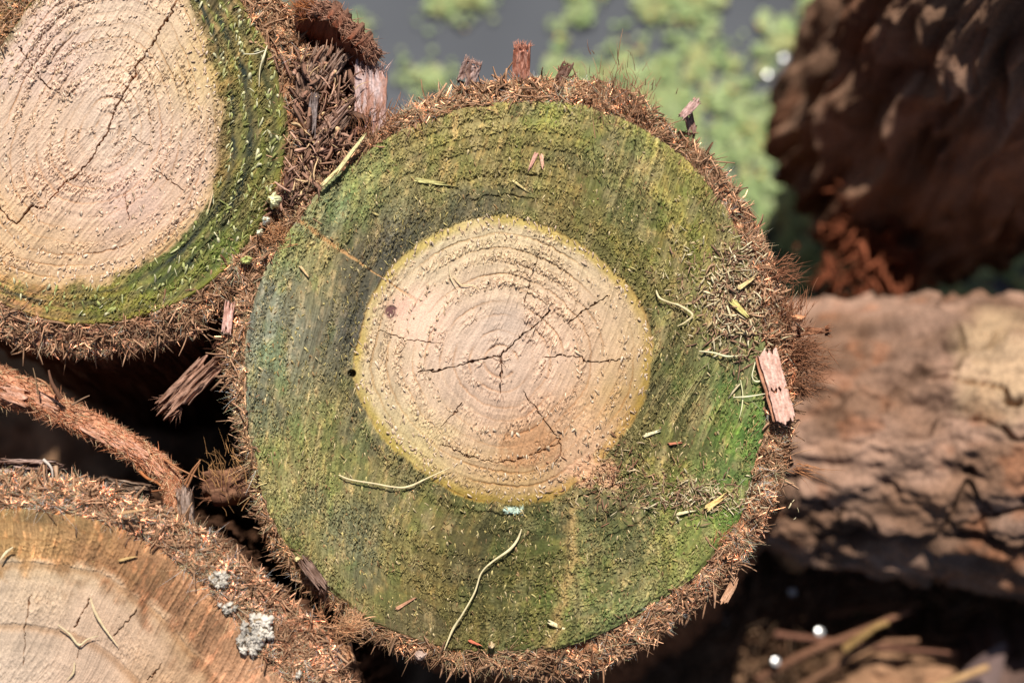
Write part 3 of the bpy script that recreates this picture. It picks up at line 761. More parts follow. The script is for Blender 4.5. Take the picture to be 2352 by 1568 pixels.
straw('main', [(778,1090),(805,1101),(860,1110),(905,1118),(938,1117),(985,1096),(1034,1073)], 7, (226,206,160), "curved pale straw lying across the lower left edge of the heart", zs=[.001,.001,.002,.002,.001,.002,.003])
straw('main', [(1198,1214),(1189,1238),(1170,1262),(1130,1290),(1105,1316),(1090,1360),(1062,1410),(1040,1445),(1020,1493)], 8, (222,206,160), "long wavy straw hanging down the green wood below the heart", zs=[0,.001,.002,.003,.003,.003,.003,.002,.002])
straw('main', [(1507,666),(1515,684),(1540,695),(1562,702),(1590,722),(1577,738),(1556,749)], 8, (214,196,150), "twisted straw hooked at its end, right of the heart", zs=[.001,.002,.002,.002,.003,.002,.001])
straw('main', [(1606,806),(1640,810),(1670,818),(1709,815)], 7, (222,214,170), "short thick straw lying level on green wood near the pink bark chip", zs=[.001,.002,.002,.001])
straw('main', [(1738,820),(1730,850),(1728,866),(1738,876),(1768,868)], 6, (226,218,178), "bent straw folded like an elbow against the pink bark chip", zs=[.002,.002,.001,.001,.002])
straw('main', [(1684,912),(1720,910),(1768,902)], 5, (226,218,178), "thin straw pointing level at the middle of the pink bark chip", zs=[.001,.003,.003])
straw('main', [(1701,872),(1706,905),(1704,935),(1698,960)], 5, (214,208,160), "thin upright straw crossing a level one left of the pink chip", zs=[.001,.001,.001,.001])
straw('main', [(1030,605),(1036,640),(1052,665)], 4, (222,200,160), "fine curved straw on the upper left of the pale heart")
straw('main', [(1040,634),(1060,655),(1085,655),(1101,666)], 5, (222,196,150), "forked straw crumb on the pale heart above its left crack")
straw('bl', [(207,1370),(218,1404),(240,1442),(271,1483)], 9, (224,200,158), "thick straight straw on the brown log face", zs=[.003,.003,.002,.001])
straw('bl', [(133,1434),(160,1456),(181,1480),(200,1468),(226,1459)], 7, (216,196,156), "V shaped straw on the brown log face", zs=[.002,.002,.001,.001,.002])
straw('bl', [(0,1286),(14,1268),(30,1256)], 10, (230,210,170), "pale straw stub at the left edge of the brown log face", zs=[.003,.003,.003])
straw('bl', [(171,1520),(168,1545),(152,1562)], 6, (212,190,150), "small bent straw below the V shaped one")
straw('tl', [(614,105),(606,130),(597,160),(595,200)], 7, (222,210,170), "straw standing in the dark green band of the upper left log", zs=[.002,.003,.002,.001])
straw('tl', [(560,124),(585,124),(608,116)], 4, (222,214,186), "fine level straw beside the upright one in the green band", zs=[.002,.004,.003])
straw('tl', [(489,438),(484,462),(476,488)], 9, (212,180,138), "flat sliver at the pale edge beside the green band of the upper left log", zs=[.002,.001,.001])

def chip(key, p0, p1, w, th, ca, cb, label, lift=0.001, z=None, tilt=0.0, name="wood_sliver", cat="wood sliver", group="loose slivers on the log ends", **kw):
    z0 = hz(key, *p0) + lift if z is None else z
    kw.setdefault('ragged', .35); kw.setdefault('taper', .6); kw.setdefault('ragged0', .15)
    a = P(*p0, z0); b = P(*p1, z0 + tilt)
    d = b - a; wv = np.array([-d[1], d[0], 0.0]); wv = wv / np.linalg.norm(wv) * w * S
    return single(name, shard(a, b, wv, th, ca, cb, int(p0[0] * 3 + p0[1]), **kw), M_SHARD, label, cat, group)

chip('main', (957,414), (1030,424), 11, .0016, (190,175,115), (160,140,85), "blunt yellowish sliver on the green wood above the heart", nl=20, nw=8)
chip('main', (1176,413), (1208,437), 6, .001, (205,180,125), (180,150,100), "small slanted sliver right of the blunt yellowish one", nl=14, nw=6)
chip('main', (1232,352), (1216,388), 10, .001, (205,150,130), (176,122,104), "left one of two pinkish flakes near the top of the green wood", nl=14, nw=8)
chip('main', (1243,354), (1247,386), 10, .001, (210,158,130), (180,128,104), "right one of two pinkish flakes near the top of the green wood", nl=14, nw=8)
chip('main', (742,424), (796,370), 9, .002, (215,190,140), (190,150,100), "upright cream splinter in the gap beside the green log's upper left rim", lift=.006, nl=18, nw=8)
chip('main', (770,400), (832,318), 10, .002, (212,194,144), (190,164,112), "long yellow splinter in the gap beside the green log's upper left rim", lift=.007, nl=18, nw=8)
chip('main', (690,612), (706,632), 6, .001, (212,172,128), (190,150,105), "tiny tan splinter on the grey green wood below the orange streak", nl=12, nw=5)
chip('main', (1797+5-108,664), (1729,640), 11, .002, (212,180,128), (192,150,100), "straight tan sliver in the sawdust patch at the right rim", lift=.004, nl=18, nw=8)
chip('main', (1680,690), (1712,722), 16, .0016, (200,180,110), (170,145,85), "wide yellowish flake in the middle of the sawdust patch", lift=.004, nl=16, nw=8)
chip('main', (1622,1168), (1664,1138), 16, .002, (216,182,120), (196,150,92), "thick cream splinter by the lower right rim", lift=.002, nl=18, nw=9)
chip('main', (1262,1428), (1302,1446), 11, .0018, (222,200,160), (196,166,120), "white splinter at the foot of the broken ledge", lift=.003, nl=16, nw=8)
chip('main', (908,1399), (946,1376), 8, .001, (186,132,100), (150,100,76), "rusty sliver low on the green wood, left of the long wavy straw", nl=14, nw=6)
chip('main', (1078,1470), (1104,1482), 7, .001, (208,110,80), (176,90,66), "orange red splinter at the bottom rim", lift=.002, nl=12, nw=6)
chip('main', (1480,1000), (1516,988), 8, .001, (226,205,165), (200,175,130), "pale sliver on the dark green wood right below the heart", nl=14, nw=6)
chip('main', (1535,1020), (1562,1016), 7, .001, (196,120,90), (160,96,70), "rusty crumb on the green wood right of the torn ledge", nl=12, nw=6)
chip('main', (1556,1180), (1592,1172), 8, .001, (214,196,150), (196,165,120), "pale boat shaped sliver on green wood above the lower right rim", lift=.002, nl=14, nw=6)
chip('bl', (275,1416-130), (308,1278), 7, .001, (190,150,100), (160,120,76), "small tan sliver on the dark ring of the brown log", lift=.002, nl=12, nw=6)
chip('bl', (278,1178), (330,1192-22), 8, .0012, (190,150,110), (160,116,80), "tan sliver lying on the fibres at the top of the brown log", lift=.010, nl=14, nw=6)

# pink bark chip lying on the right rim
pc = empty("bark_chip", P(1785, 890, 0.004), "pink grey bark chip with a break across its middle, on the right rim", "bark chip")
for (a, b, sd) in (((1762,808),(1786,893),1), ((1787,897),(1806,967),4)):
    A = P(*a, .0068); B = P(*b, .0068); d = B - A
    wv = np.array([-d[1], d[0], 0.0]); wv = wv / np.linalg.norm(wv) * 44 * S
    V, F, C = shard(A, B, wv, .0028, (206,158,138), (182,134,116), sd * 31, ragged=.13, ragged0=.10, nl=40, nw=26, ridge=.22, col_in=(130,80,55))
    mesh_obj("bark_piece", V, F, M_SHARD, C, pc)
A = P(1757, 818, .0048); B = P(1799, 964, .0048); d = B - A
wv = np.array([-d[1], d[0], 0.0]); wv = wv / np.linalg.norm(wv) * 47 * S
V, F, C = shard(A, B, wv, .002, (176,120,92), (140,88,62), 77, ragged=.04, nl=40, nw=20, ridge=.4)
mesh_obj("inner_layer", V, F, M_SHARD, C, pc)

# ----------------------------------------------------------------- bark pieces standing on the rims
G_BP = "torn bark pieces between and on the logs"
def bark_piece(p0, p1, w, th, ca, cb, label, z0, z1, wz=0.0, fr=40, frc=None, **kw):
    z0 = z0 - .004 if z0 > -.012 else z0
    z1 = z0 + (z1 - z0) * .3
    kw['ragged0'] = .3
    kw['ragged'] = min(kw.get('ragged', .12) * 1.3, .26)
    fr = int(fr * 1.6)
    a = P(*p0, z0); b = P(*p1, z1); d = b - a
    wv = np.array([-d[1], d[0], 0.0]); wv = wv / np.linalg.norm(wv) * w * S; wv[2] = wz
    g = [shard(a, b, wv, th, ca, cb, int(p0[0] * 3 + p0[1]), **kw)]
    if fr:
        tt = rng.uniform(-.5, .5, fr)
        r = b + tt[:, None] * wv * 0.9 - d * .08
        dd = unit(d)[None] + rng.normal(size=(fr, 3)) * .28
        g.append(strand_geo(r, dd, rng.normal(size=(fr, 3)) * .2, np.linalg.norm(d) * rng.uniform(.08, .28, fr), rng.uniform(.0004, .0011, fr), lin(frc or ca) * rng.uniform(.7, 1.3, fr)[:, None], 3, .5))
        r = a + tt[:, None] * wv * 0.9
        dd = -unit(d)[None] + rng.normal(size=(fr, 3)) * .5
        g.append(strand_geo(r, dd, rng.normal(size=(fr, 3)) * .2, np.linalg.norm(d) * rng.uniform(.08, .2, fr), rng.uniform(.0004, .0009, fr), lin(cb) * rng.uniform(.6, 1.2, fr)[:, None], 3, .5))
    return single("bark_piece", g, M_SHARD, label, "bark piece", G_BP)

bark_piece((850,292),(852,160), 74, .0035, (190,158,148), (160,112,96), "pale pinkish bark flake standing in the gap between the two upper logs", -.004, .016, nl=60, nw=44, ragged=.16, ridge=.35, fr=90)
bark_piece((1070,190),(1086,142), 44, .0035, (168,136,124), (120,86,74), "grey pink bark stub on top of the green log's rim, left of the red one", -.004, .012, ragged=.35, ridge=.5, fr=60)
bark_piece((1196,184),(1199,108), 40, .004, (176,122,102), (132,76,58), "red brown bark stub standing highest on the green log's rim", -.006, .016, ragged=.16, ridge=.45, fr=80, nl=44, nw=30)
bark_piece((1288,182),(1304,148), 26, .003, (140,104,88), (100,66,52), "small dark bark tip right of the red brown stub", -.004, .010, ragged=.4, fr=30)
bark_piece((1590,306),(1581,262), 20, .002, (160,120,104), (126,88,72), "thin curled bark scrap standing off the upper right rim", .0, .012, ragged=.3, fr=30, nl=24, nw=14)
bark_piece((1568,268),(1600,232), 20, .0022, (186,144,132), (150,110,98), "pale flag of bark on top of the curled scrap", .011, .012, ragged=.45, fr=14, nl=24, nw=14)
bark_piece((505,815),(392,930), 58, .008, (150,110,90), (104,70,54), "dangling bark strip with a splayed end in the dark gap", -.014, -.004, ragged=.22, ridge=.6, fr=120, nl=60, nw=36)
bark_piece((600,1110),(478,1122), 62, .010, (120,82,60), (86,54,40), "shaggy bark block bridging the dark gap at the green log's left rim", -.022, -.014, ragged=.12, ridge=.5, fr=80, wz=.012)
bark_piece((430,1200),(424,1128), 34, .009, (148,122,108), (110,84,70), "grey bark stub at the lower end of the root", .012, .024, ragged=.18, fr=50)
bark_piece((782,1472),(792,1520), 46, .012, (170,124,92), (120,78,54), "crumbly tan bark lump at the tip of the brown log", .004, .008, ragged=.2, ridge=.7, fr=30)
bark_piece((784,1512),(790,1560), 34, .008, (120,102,92), (84,66,58), "grey torn bark tip under the crumbly lump", -.004, -.002, ragged=.3, fr=20)
bark_piece((725,62+260),(790,250), 26, .006, (150,116,100), (104,72,58), "grey brown bark splinter lying in the upper gap", .0, .006, ragged=.2, fr=40)
bark_piece((700,360),(770,335), 28, .006, (128,92,80), (90,60,50), "dark bark splinter lying across the upper gap", -.002, .004, ragged=.2, fr=30)
bark_piece((662,470),(668,405), 26, .005, (120,84,72), (92,62,50), "flat brown bark sliver wedged above the white lumps", .0, .002, ragged=.15, fr=14)
bark_piece((716,300),(722,225), 20, .005, (136,116,108), (96,76,70), "narrow grey bark stick leaning in the upper gap", .004, .014, ragged=.25, fr=20)
bark_piece((738,196),(786,128), 34, .007, (150,120,104), (110,80,66), "light brown bark lump leaning under the big curved bark slab", .002, .012, ragged=.3, ridge=.6, fr=40)
bark_piece((0+8,1075),(130,1082), 46, .010, (160,128,114), (104,74,62), "scaly grey bark plate on the left end of the brown log", .014, .012, ragged=.2, ridge=.8, fr=20)
bark_piece((240,1112),(335,1128), 34, .010, (130,104,86), (92,68,54), "grey fibrous bark edge hanging over the dark gap", .012, .004, ragged=.25, ridge=.6, fr=50)
bark_piece((528,700),(520,760), 22, .003, (196,150,134), (160,112,96), "pink bark splinter on the green log's left rim", .004, .006, ragged=.2, fr=10)
bark_piece((700,1290),(740,1345), 26, .006, (128,98,84), (92,66,54), "grey brown splintered bark between brown log and green log", .012, .014, ragged=.3, fr=60)
bark_piece((1690,1330),(1660,1385), 18, .002, (186,138,108), (158,112,84), "tan blade of bark below the lower right rim", -.002, -.006, ragged=.1, fr=0)
bark_piece((1838,760),(1900,715+45), 22, .005, (150,100,72), (112,66,46), "pointed bark spike sticking out from the right rim", -.004, .004, ragged=.4, taper=.5, fr=40)

bark_piece((705,205),(742,120), 40, .006, (150,118,100), (106,80,66), "greyish slab of bark leaning on the upper left log's rim", -.002, .006, ragged=.25, ridge=.6, fr=40)
bark_piece((742,330),(792,268), 36, .006, (132,102,86), (92,68,56), "brown slab of bark lying below the pale flake", -.004, .004, ragged=.25, ridge=.6, fr=50)
bark_piece((690,415),(735,352), 34, .005, (140,108,90), (98,72,58), "wide bark flake low in the upper gap", -.004, .002, ragged=.25, ridge=.5, fr=40)
bark_piece((690,262),(700,180), 34, .005, (126,94,78), (88,64,52), "dark upright bark slab against the green band of the upper left log", -.003, .005, ragged=.25, ridge=.6, fr=40)
# big curved bark slab behind
g = []
A = P(690, 30, .006); B = P(862, 134, .006)
path = [P(686,26,.004), P(728,16,.010), P(768,34,.012), P(800,66,.012), P(836,100,.010), P(862,134,.004)]
nu, nv_, nt_ = 70, 30, 1
s = np.linspace(0, 5, nu); i = np.clip(s.astype(int), 0, 4); f = (s - i)[:, None]
pp = np.array(path); cl = pp[i] * (1 - f) + pp[i + 1] * f
k = np.hanning(11); k /= k.sum()
for a in range(3): cl[:, a] = np.convolve(np.pad(cl[:, a], 5, mode='reflect', reflect_type='odd'), k, 'valid')
tg = unit(np.gradient(cl, axis=0)); outn = np.stack([-tg[:, 1], tg[:, 0], 0 * tg[:, 0]], -1)
vv = np.linspace(0, 1, nv_)
down = np.array([-0.018, -0.030, -0.075])
slab = []
scol = []
for sgn in (1, -1):
    rid = fbm(s[:, None] * 1.2 + 0 * vv, vv * 9 + s[:, None] * .3, 61 + sgn, 3)
    th_ = .0052 * (1 - .45 * vv)[None] * (.8 + .5 * fbm(s[:, None] * 3, vv * 3, 90))
    rag = .10 * (vn(s * 6, s * 0, 70) - .5)[:, None] * (1 - vv)
    V = cl[:, None] + (vv[None] + rag)[..., None] * down * (0.75 + .5 * np.sin(s / 5 * 3.1))[:, None, None] + outn[:, None] * (sgn * th_ + (rid - .5) * .004)[..., None]
    V[..., 2] += (vn(s[:, None] * 9, vv * 2, 75) - .5) * .004
    slab.append(V)
    base = lin((150,112,92)) if sgn > 0 else lin((112,60,40))
    scol.append(base * (.6 + .8 * fbm(s[:, None] * 8, vv * 20, 80, 2))[..., None])
V = np.concatenate([a.reshape(-1, 3) for a in slab]); C = np.concatenate([a.reshape(-1, 3) for a in scol])
n = nu * nv_
ii = np.arange(nu - 1); jj = np.arange(nv_ - 1)
F = np.concatenate([grid_faces(nu, nv_), grid_faces(nu, nv_, off=n)[:, ::-1],
    np.stack([ii * nv_, ii * nv_ + n, (ii + 1) * nv_ + n, (ii + 1) * nv_], -1), np.stack([ii * nv_ + nv_ - 1, ii * nv_ + nv_ - 1 + n, (ii + 1) * nv_ + nv_ - 1 + n, (ii + 1) * nv_ + nv_ - 1], -1)[:, ::-1],
    np.stack([jj, jj + 1, jj + 1 + n, jj + n], -1), np.stack([(nu - 1) * nv_ + jj, (nu - 1) * nv_ + jj + 1, (nu - 1) * nv_ + jj + 1 + n, (nu - 1) * nv_ + jj + n], -1)[:, ::-1]])
m = 700
i0 = rng.integers(0, nu, m)
r = cl[i0] + outn[i0] * rng.uniform(-.005, .005, m)[:, None] + np.array([0, 0, .0005])
dd = tg[i0] * rng.normal(size=m)[:, None] * .8 + outn[i0] * .25 + rng.normal(size=(m, 3)) * .35 + np.array([0, 0, .35])
g = [(V, [F], C), strand_geo(r, dd, rng.normal(size=(m, 3)) * .2, rng.uniform(.002, .009, m), rng.uniform(.0004, .0012, m), lin((168,126,104)) * rng.uniform(.5, 1.4, m)[:, None], 3, .5)]
m = 250
j0 = rng.integers(0, 10, m)
r = cl[j0] + rng.normal(size=(m, 3)) * .002
g.append(strand_geo(r, rng.normal(size=(m, 3)) * .5 + np.array([-.7, .5, .3]), rng.normal(size=(m, 3)) * .2, rng.uniform(.003, .009, m), rng.uniform(.0003, .0007, m), lin((176,112,70)) * rng.uniform(.6, 1.3, m)[:, None], 3, .5))
single("bark_piece", g, M_SHARD, "big curved bark slab with a dark hollow side, above the gap between the upper logs", "bark piece", G_BP)

# bark chips piled in the upper gap: too many to count
n = 1050
t = rng.random(n)
x = np.interp(t, [0, .3, .6, 1], [705, 755, 745, 665]) + rng.normal(size=n) * 36 * (1.1 - .5 * t)
y = 130 + 350 * t + rng.normal(size=n) * 12
r = P(x, y, 0); r[:, 2] = rng.uniform(-.012, .005, n)
r[:, 2] -= .02 * ss(40, 15, np.hypot(x - 812, y - 282))
d = rng.normal(size=(n, 3)) + np.array([.5, .9, 0]); d[:, 2] *= .35
col = 1.45 * np.array([lin(c) for c in ((132,100,82), (152,120,102), (104,78,64), (176,148,112), (122,90,74))])[rng.integers(0, 5, n)] * rng.uniform(.6, 1.3, n)[:, None]
L = rng.uniform(.002, .011, n); W = np.where(rng.random(n) < .5, rng.uniform(.0004, .001, n), rng.uniform(.0015, .0045, n)); L = np.minimum(L, W * 7 + .003)
tag(mesh_obj("bark_litter", *[a for a in (lambda g: (g[0], g[1], M_SHARD, g[2]))(strand_geo(r, d, rng.normal(size=(n, 3)) * .3, L, W, col, 3, .35, .4, True))]),
    "loose brown bark litter filling the crevice between the two upper logs", "bark litter", kind="stuff")

# sawdust and seed husks at the right rim
def sawdust(n, cx, cy, sx, sy, pal, Ls, Ws, label, keep=None, zoff=.0015):
    x = cx + rng.normal(size=n) * sx; y = cy + rng.normal(size=n) * sy
    h, _, q, _, _ = face_eval(LOGS['main'], x, y)
    r = P(x, y, 0); r[:, 2] = np.where(q > 1, -.001, h) + rng.uniform(.0002, zoff * 2, n)
    d = rng.normal(size=(n, 3)); d[:, 2] *= .22
    col = np.array([lin(c) for c in pal])[rng.integers(0, len(pal), n)] * rng.uniform(.7, 1.2, n)[:, None]
    g = strand_geo(r, d, rng.normal(size=(n, 3)) * .2, rng.uniform(*Ls, n), rng.uniform(*Ws, n), col, 3, .4, .3, True)
    tag(mesh_obj("sawdust", g[0], g[1], M_TUFT, g[2]), label, "sawdust", kind="stuff")
pal = ((226,208,166), (206,182,138), (160,124,98), (140,106,86), (234,218,180), (186,150,118))
sawdust(780, 1690, 700, 42, 62, pal, (.002, .008), (.0006, .0022), "tan sawdust and husks heaped inside the right rim")
sawdust(260, 1615, 650, 55, 60, pal, (.001, .005), (.0004, .0015), "thin scatter of husks left of the sawdust heap")
sawdust(460, 1600, 1140, 75, 24, pal, (.0015, .006), (.0004, .0014), "cream sawdust trail above the lower right rim")
sawdust(300, 1420, 1100, 70, 45, ((200,160,125), (176,130,100), (216,190,150), (150,105,80)), (.001, .005), (.0004, .0013), "pinkish crumbs on the torn wood at the lower right of the heart")

# pale curled flakes standing in the green band of the upper left log, and husks across the centre log
def flakes(key, n, pred, pal, label, Lr, Wr):
    c = LOGS[key]
    th = rng.uniform(-math.pi, math.pi, n * 6); t = np.sqrt(rng.random(n * 6)) * .97
    Ro = c['Ro'](th); x = c['pith'][0] + t * Ro * np.cos(th); y = c['pith'][1] + t * Ro * np.sin(th)
    k = in_frame(x, y, 10); x, y = x[k], y[k]
    h, col, q, rm, hm = face_eval(c, x, y)
    k = pred(x, y, q); x, y, h = x[k][:n], y[k][:n], h[k][:n]; n = len(x)
    r = P(x, y, c['z']); r[:, 2] += h
    a = R(c['saw'] + 20) + rng.normal(size=n) * .4
    d = np.stack([np.cos(a), np.sin(a), rng.uniform(.05, .55, n)], -1)
    col = np.array([lin(c_) for c_ in pal])[rng.integers(0, len(pal), n)] * rng.uniform(.75, 1.15, n)[:, None]
    g = strand_geo(r, d, rng.normal(size=(n, 3)) * .15, rng.uniform(*Lr, n), rng.uniform(*Wr, n), col, 3, .35, .4, True)
    tag(mesh_obj("wood_flakes", g[0], g[1], M_TUFT, g[2]), label, "wood flakes", kind="stuff")
ringsel = lambda q, c, w: np.any([np.abs(q - a) < w for a in c], axis=0)
flakes('tl', 620, lambda x, y, q: (q > .5) & ringsel(q, (.56, .68, .78, .88, .95), .022), ((190,190,136), (166,170,104), (208,202,162), (146,150,88)), "pale flakes in rows along the green band of the upper left log", (.0018, .0050), (.0014, .0032))
flakes('tl', 1100, lambda x, y, q: (q < .5) & ringsel(q, (.19, .27, .33, .40, .45, .48), .012), ((222,192,164), (212,182,152), (230,206,182)), "pale crumbs in rows along the rings of the upper left log", (.001, .0032), (.0011, .0026))
flakes('main', 2600, lambda x, y, q: (q > .5) & (rng.random(len(x)) < .25 + .75 * ss(700, 1700, y + .6 * x)), ((196,180,120), (176,158,98), (206,186,140), (160,130,90)), "small pale flakes scattered over the green wood of the middle log", (.0010, .0036), (.0008, .0019))
flakes('main', 1300, lambda x, y, q: (q < .5) & (ringsel(q, (.26, .34, .41, .46, .48), .015)), ((218,190,158), (206,176,142), (226,202,174)), "cream crumbs along the rings of the pale heart", (.001, .0034), (.0010, .0024))

# ----------------------------------------------------------------- lumps of resin and fungus
def lump(name, px, py, rx, ry, hgt, z, col, seed, parent=None, label=None, cat=None, group=None, mat=None):
    nr_, nt_ = 26, 72
    t = np.linspace(0.001, 1, nr_)[:, None]; th = np.linspace(0, 2 * math.pi, nt_, endpoint=False)[None]
    rr = t * (1 + (.40 if name else .75) * (fbm(np.cos(th) * 2.2 + 7, np.sin(th) * 2.2 + seed, seed, 3) - .5) * 2)
    X = px + rx * rr * np.cos(th); Y = py + ry * rr * np.sin(th)
    w1, w2, cid = worley(X / 8, Y / 8, seed + 3)
    hh = (1 - t ** 2.5) * hgt * (.55 + .8 * fbm(X / 14, Y / 14, seed + 1, 2)) + (.6 - w1) * (.0022 if name else .0007) * (1 - t ** 4) + (vn(X / 3, Y / 3, seed + 8) - .5) * .001
    V = P(X, Y, z); V[..., 2] += hh - .002 * t ** 6
    C = lin(col) * (.62 + .5 * cid * .7 + .35 * vn(X / 5, Y / 5, seed + 2))[..., None]
    hole = (vn(X / 9, Y / 9, seed + 11) > .84)[..., None]
    C = np.where(hole, C * np.array([.5, .38, .25]), C)
    V2 = V.reshape(-1, 3); F = grid_faces(nr_, nt_, True)[:, ::-1]; C = np.clip(C.reshape(-1, 3), 0, .8)
    if name is None:
        return V2, [F], C
    if parent is not None:
        return mesh_obj(name, V2, F, mat or M_RESIN, C, parent)
    return single(name, (V2, [F], C), mat or M_RESIN, label, cat, group)
for i, (a, b, c_, d_, nl_) in enumerate(((500,1333,24,18,14), (521,1395,20,15,11), (585,1456,30,40,30), (688,1552,10,18,8))):
    gs = []
    for j in range(nl_):
        t_ = rng.normal(size=2) * .5
        gs.append(lump(None, a + c_ * t_[0], b + d_ * t_[1], c_ * rng.uniform(.18, .5), d_ * rng.uniform(.18, .5), .0008, .030 + .0025 + j * .0001, tuple(np.array((206,196,182)) * rng.uniform(.78, 1.08)), 800 + i * 17 + j))
    V, F, C = join_geo(gs)
    mesh_obj("resin_patch", V, F, M_RESIN, C, log_b)
G_F = "white lumps where the upper left log meets the middle log"
lump("fungus_lump", 630, 461, 15, 19, .006, .001, (224,222,172), 820, label="largest white lump between the upper left and middle logs", cat="fungus lump", group=G_F)
lump("fungus_lump", 611, 508, 10, 11, .005, .001, (226,228,206), 821, label="white lump just below the largest one", cat="fungus lump", group=G_F)
lump("fungus_lump", 597, 534, 8, 8, .004, .000, (220,222,190), 822, label="lowest small round white lump between the two logs", cat="fungus lump", group=G_F)
lump("fungus_lump", 1128, 1482, 8, 8, .005, .003, (216,190,150), 823, label="round cream lump on the bottom rim of the middle log", cat="fungus lump", group=G_F)
lump("wood_crumb", 965, 1506, 14, 10, .005, .002, (204,176,160), 824, label="blocky pink white wood crumb on the dark bottom rim", cat="wood crumb")
lump("wood_crumb", 684, 1284, 8, 6, .004, .002, (222,206,150), 825, label="small cream crumb on the lower left rim of the middle log", cat="wood crumb")
lump("seed", 1834, 731, 17, 8, .006, .004, (224,160,116), 826, label="orange pink seed in the fibres of the right rim", cat="seed")
lump("leaf_scrap", 565, 598, 13, 10, .001, .003, (176,180,110), 827, label="pale green leaf scrap on the left rim of the middle log", cat="leaf scrap")

# ----------------------------------------------------------------- shaggy root in the dark gap
rt = empty("root", P(200, 970, -.02), "shaggy reddish root slanting down across the dark gap", "root")
pts = [(-60,860),(0,886),(75,912),(135,942),(225,984),(294,1024),(360,1065),(394,1100),(398,1142),(402,1175)]
wid = [46,42,32,29,26,27,24,19,13,9]
zz = [-.03,-.028,-.024,-.022,-.018,-.014,-.008,-.002,.006,.012]
P3 = [P(a, b, z) for (a, b), z in zip(pts, zz)]
V, F, C = tube(P3, np.array(wid) * S, (188,140,112), 900, nv=90, nu=260, rough=.22, fib=.10)
mesh_obj("root_bark", V, F, M_BARK, C * np.array([1.05, .95, .9]), rt)
n = 6500
s_ = rng.uniform(0.3, 8.9, n); i = s_.astype(int); f = (s_ - i)[:, None]
pa = np.array(P3); w_ = np.array(wid) * S
ctr = pa[i] * (1 - f) + pa[i + 1] * f; rad = w_[i] * (1 - f[:, 0]) + w_[i + 1] * f[:, 0]
tg = unit(pa[i + 1] - pa[i]); s1 = unit(np.cross(tg, [0, 0, 1])); s2 = np.cross(s1, tg)
a = rng.uniform(-.5, 3.64, n)
nrm = s1 * np.cos(a)[:, None] + s2 * np.sin(a)[:, None]
r = ctr + nrm * (rad * .99)[:, None]
col_k = 1.5
d = tg * rng.choice([1, .9, -.6], n)[:, None] + nrm * rng.uniform(.05, .35, n)[:, None] + rng.normal(size=(n, 3)) * .25
col = col_k * np.array([lin(c_) for c_ in ((172,122,92), (146,98,72), (192,146,116), (184,156,122), (166,104,72))])[rng.integers(0, 5, n)] * rng.uniform(.6, 1.3, n)[:, None]
V, F, C = strand_geo(r, d, rng.normal(size=(n, 3)) * .12, rng.uniform(.0015, .007, n), rng.uniform(.0003, .0009, n), col, 3, .45)
tag(mesh_obj("bark_fibres", V, F, M_FIB, C, rt), kind="stuff")
for j, (u, side, sc) in enumerate(((1.6, .1, 1.0), (2.6, -.3, .8), (4.0, .3, .9), (4.9, .1, 1.1), (5.4, -.2, .8), (6.0, .2, .9))):
    i = int(u); f = u - i; c0 = pa[i] * (1 - f) + pa[i + 1] * f; tgv = unit(pa[i + 1] - pa[i]); w0 = w_[i]
    sv = unit(np.cross(tgv, [0, 0, 1]))
    base = c0 + np.array([0, 0, w0 * .93]) + sv * side * w0
    V, F, C = shard(base - tgv * .008 * sc, base + tgv * .008 * sc, sv * w0 * .9, .002, (186,136,112), (160,104,78), 910 + j, ragged=.3, ragged0=.3, nl=20, nw=14, ridge=.5)
    mesh_obj("bark_flake", V, F, M_SHARD, C, rt)
def rootlet(ps, w, zs, col=(176,122,84)):
    V, F, C = tube([P(a, b, z) for (a, b), z in zip(ps, zs)], np.linspace(w, w * .4, len(ps)) * S, col, int(ps[0][0]), nv=7, nu=12 * len(ps))
    mesh_obj("rootlet", V, F, M_STRAW, C, rt)
rootlet([(305,1062),(335,1095),(370,1115),(392,1160)], 5, [-.012,-.006,.0,.008], (176,110,66))
rootlet([(375,1052),(400,1070),(430,1085),(472,1104)], 3, [.0,.008,.012,.012])
rootlet([(430,1118),(445,1085),(459,1062)], 3, [.016,.02,.022])
rootlet([(425,1112),(440,1082),(452,1066),(461,1055)], 3, [.016,.02,.022,.022])
rootlet([(140,915),(120,880),(112,850)], 6, [-.006,-.002,.0], (120,84,64))
rootlet([(125,905),(105,880),(84,868)], 4, [-.006,-.004,-.004], (170,120,84))
rootlet([(88,905),(82,870),(76,845)], 2.5, [-.008,-.004,-.002], (150,120,90))
rootlet([(165,930),(190,915),(206,908)], 2.5, [-.008,-.006,-.006], (140,110,86))
rootlet([(310,1123),(345,1128),(385,1122)], 4, [.0,.006,.01], (140,88,56))
rootlet([(395,1165),(378,1205),(368,1240)], 6, [.016,.02,.022], (140,112,96))
rootlet([(100,1055),(118,1075),(122,1110)], 4, [.02,.022,.02], (200,188,176))
rootlet([(128,1070),(130,1095),(128,1125)], 6, [.02,.022,.02], (176,140,110))
straw('bl', [(342,948-1+110),(342,1100)], 1.5, (150,110,86), "hair fine fibre by the lower end of the root") if False else None

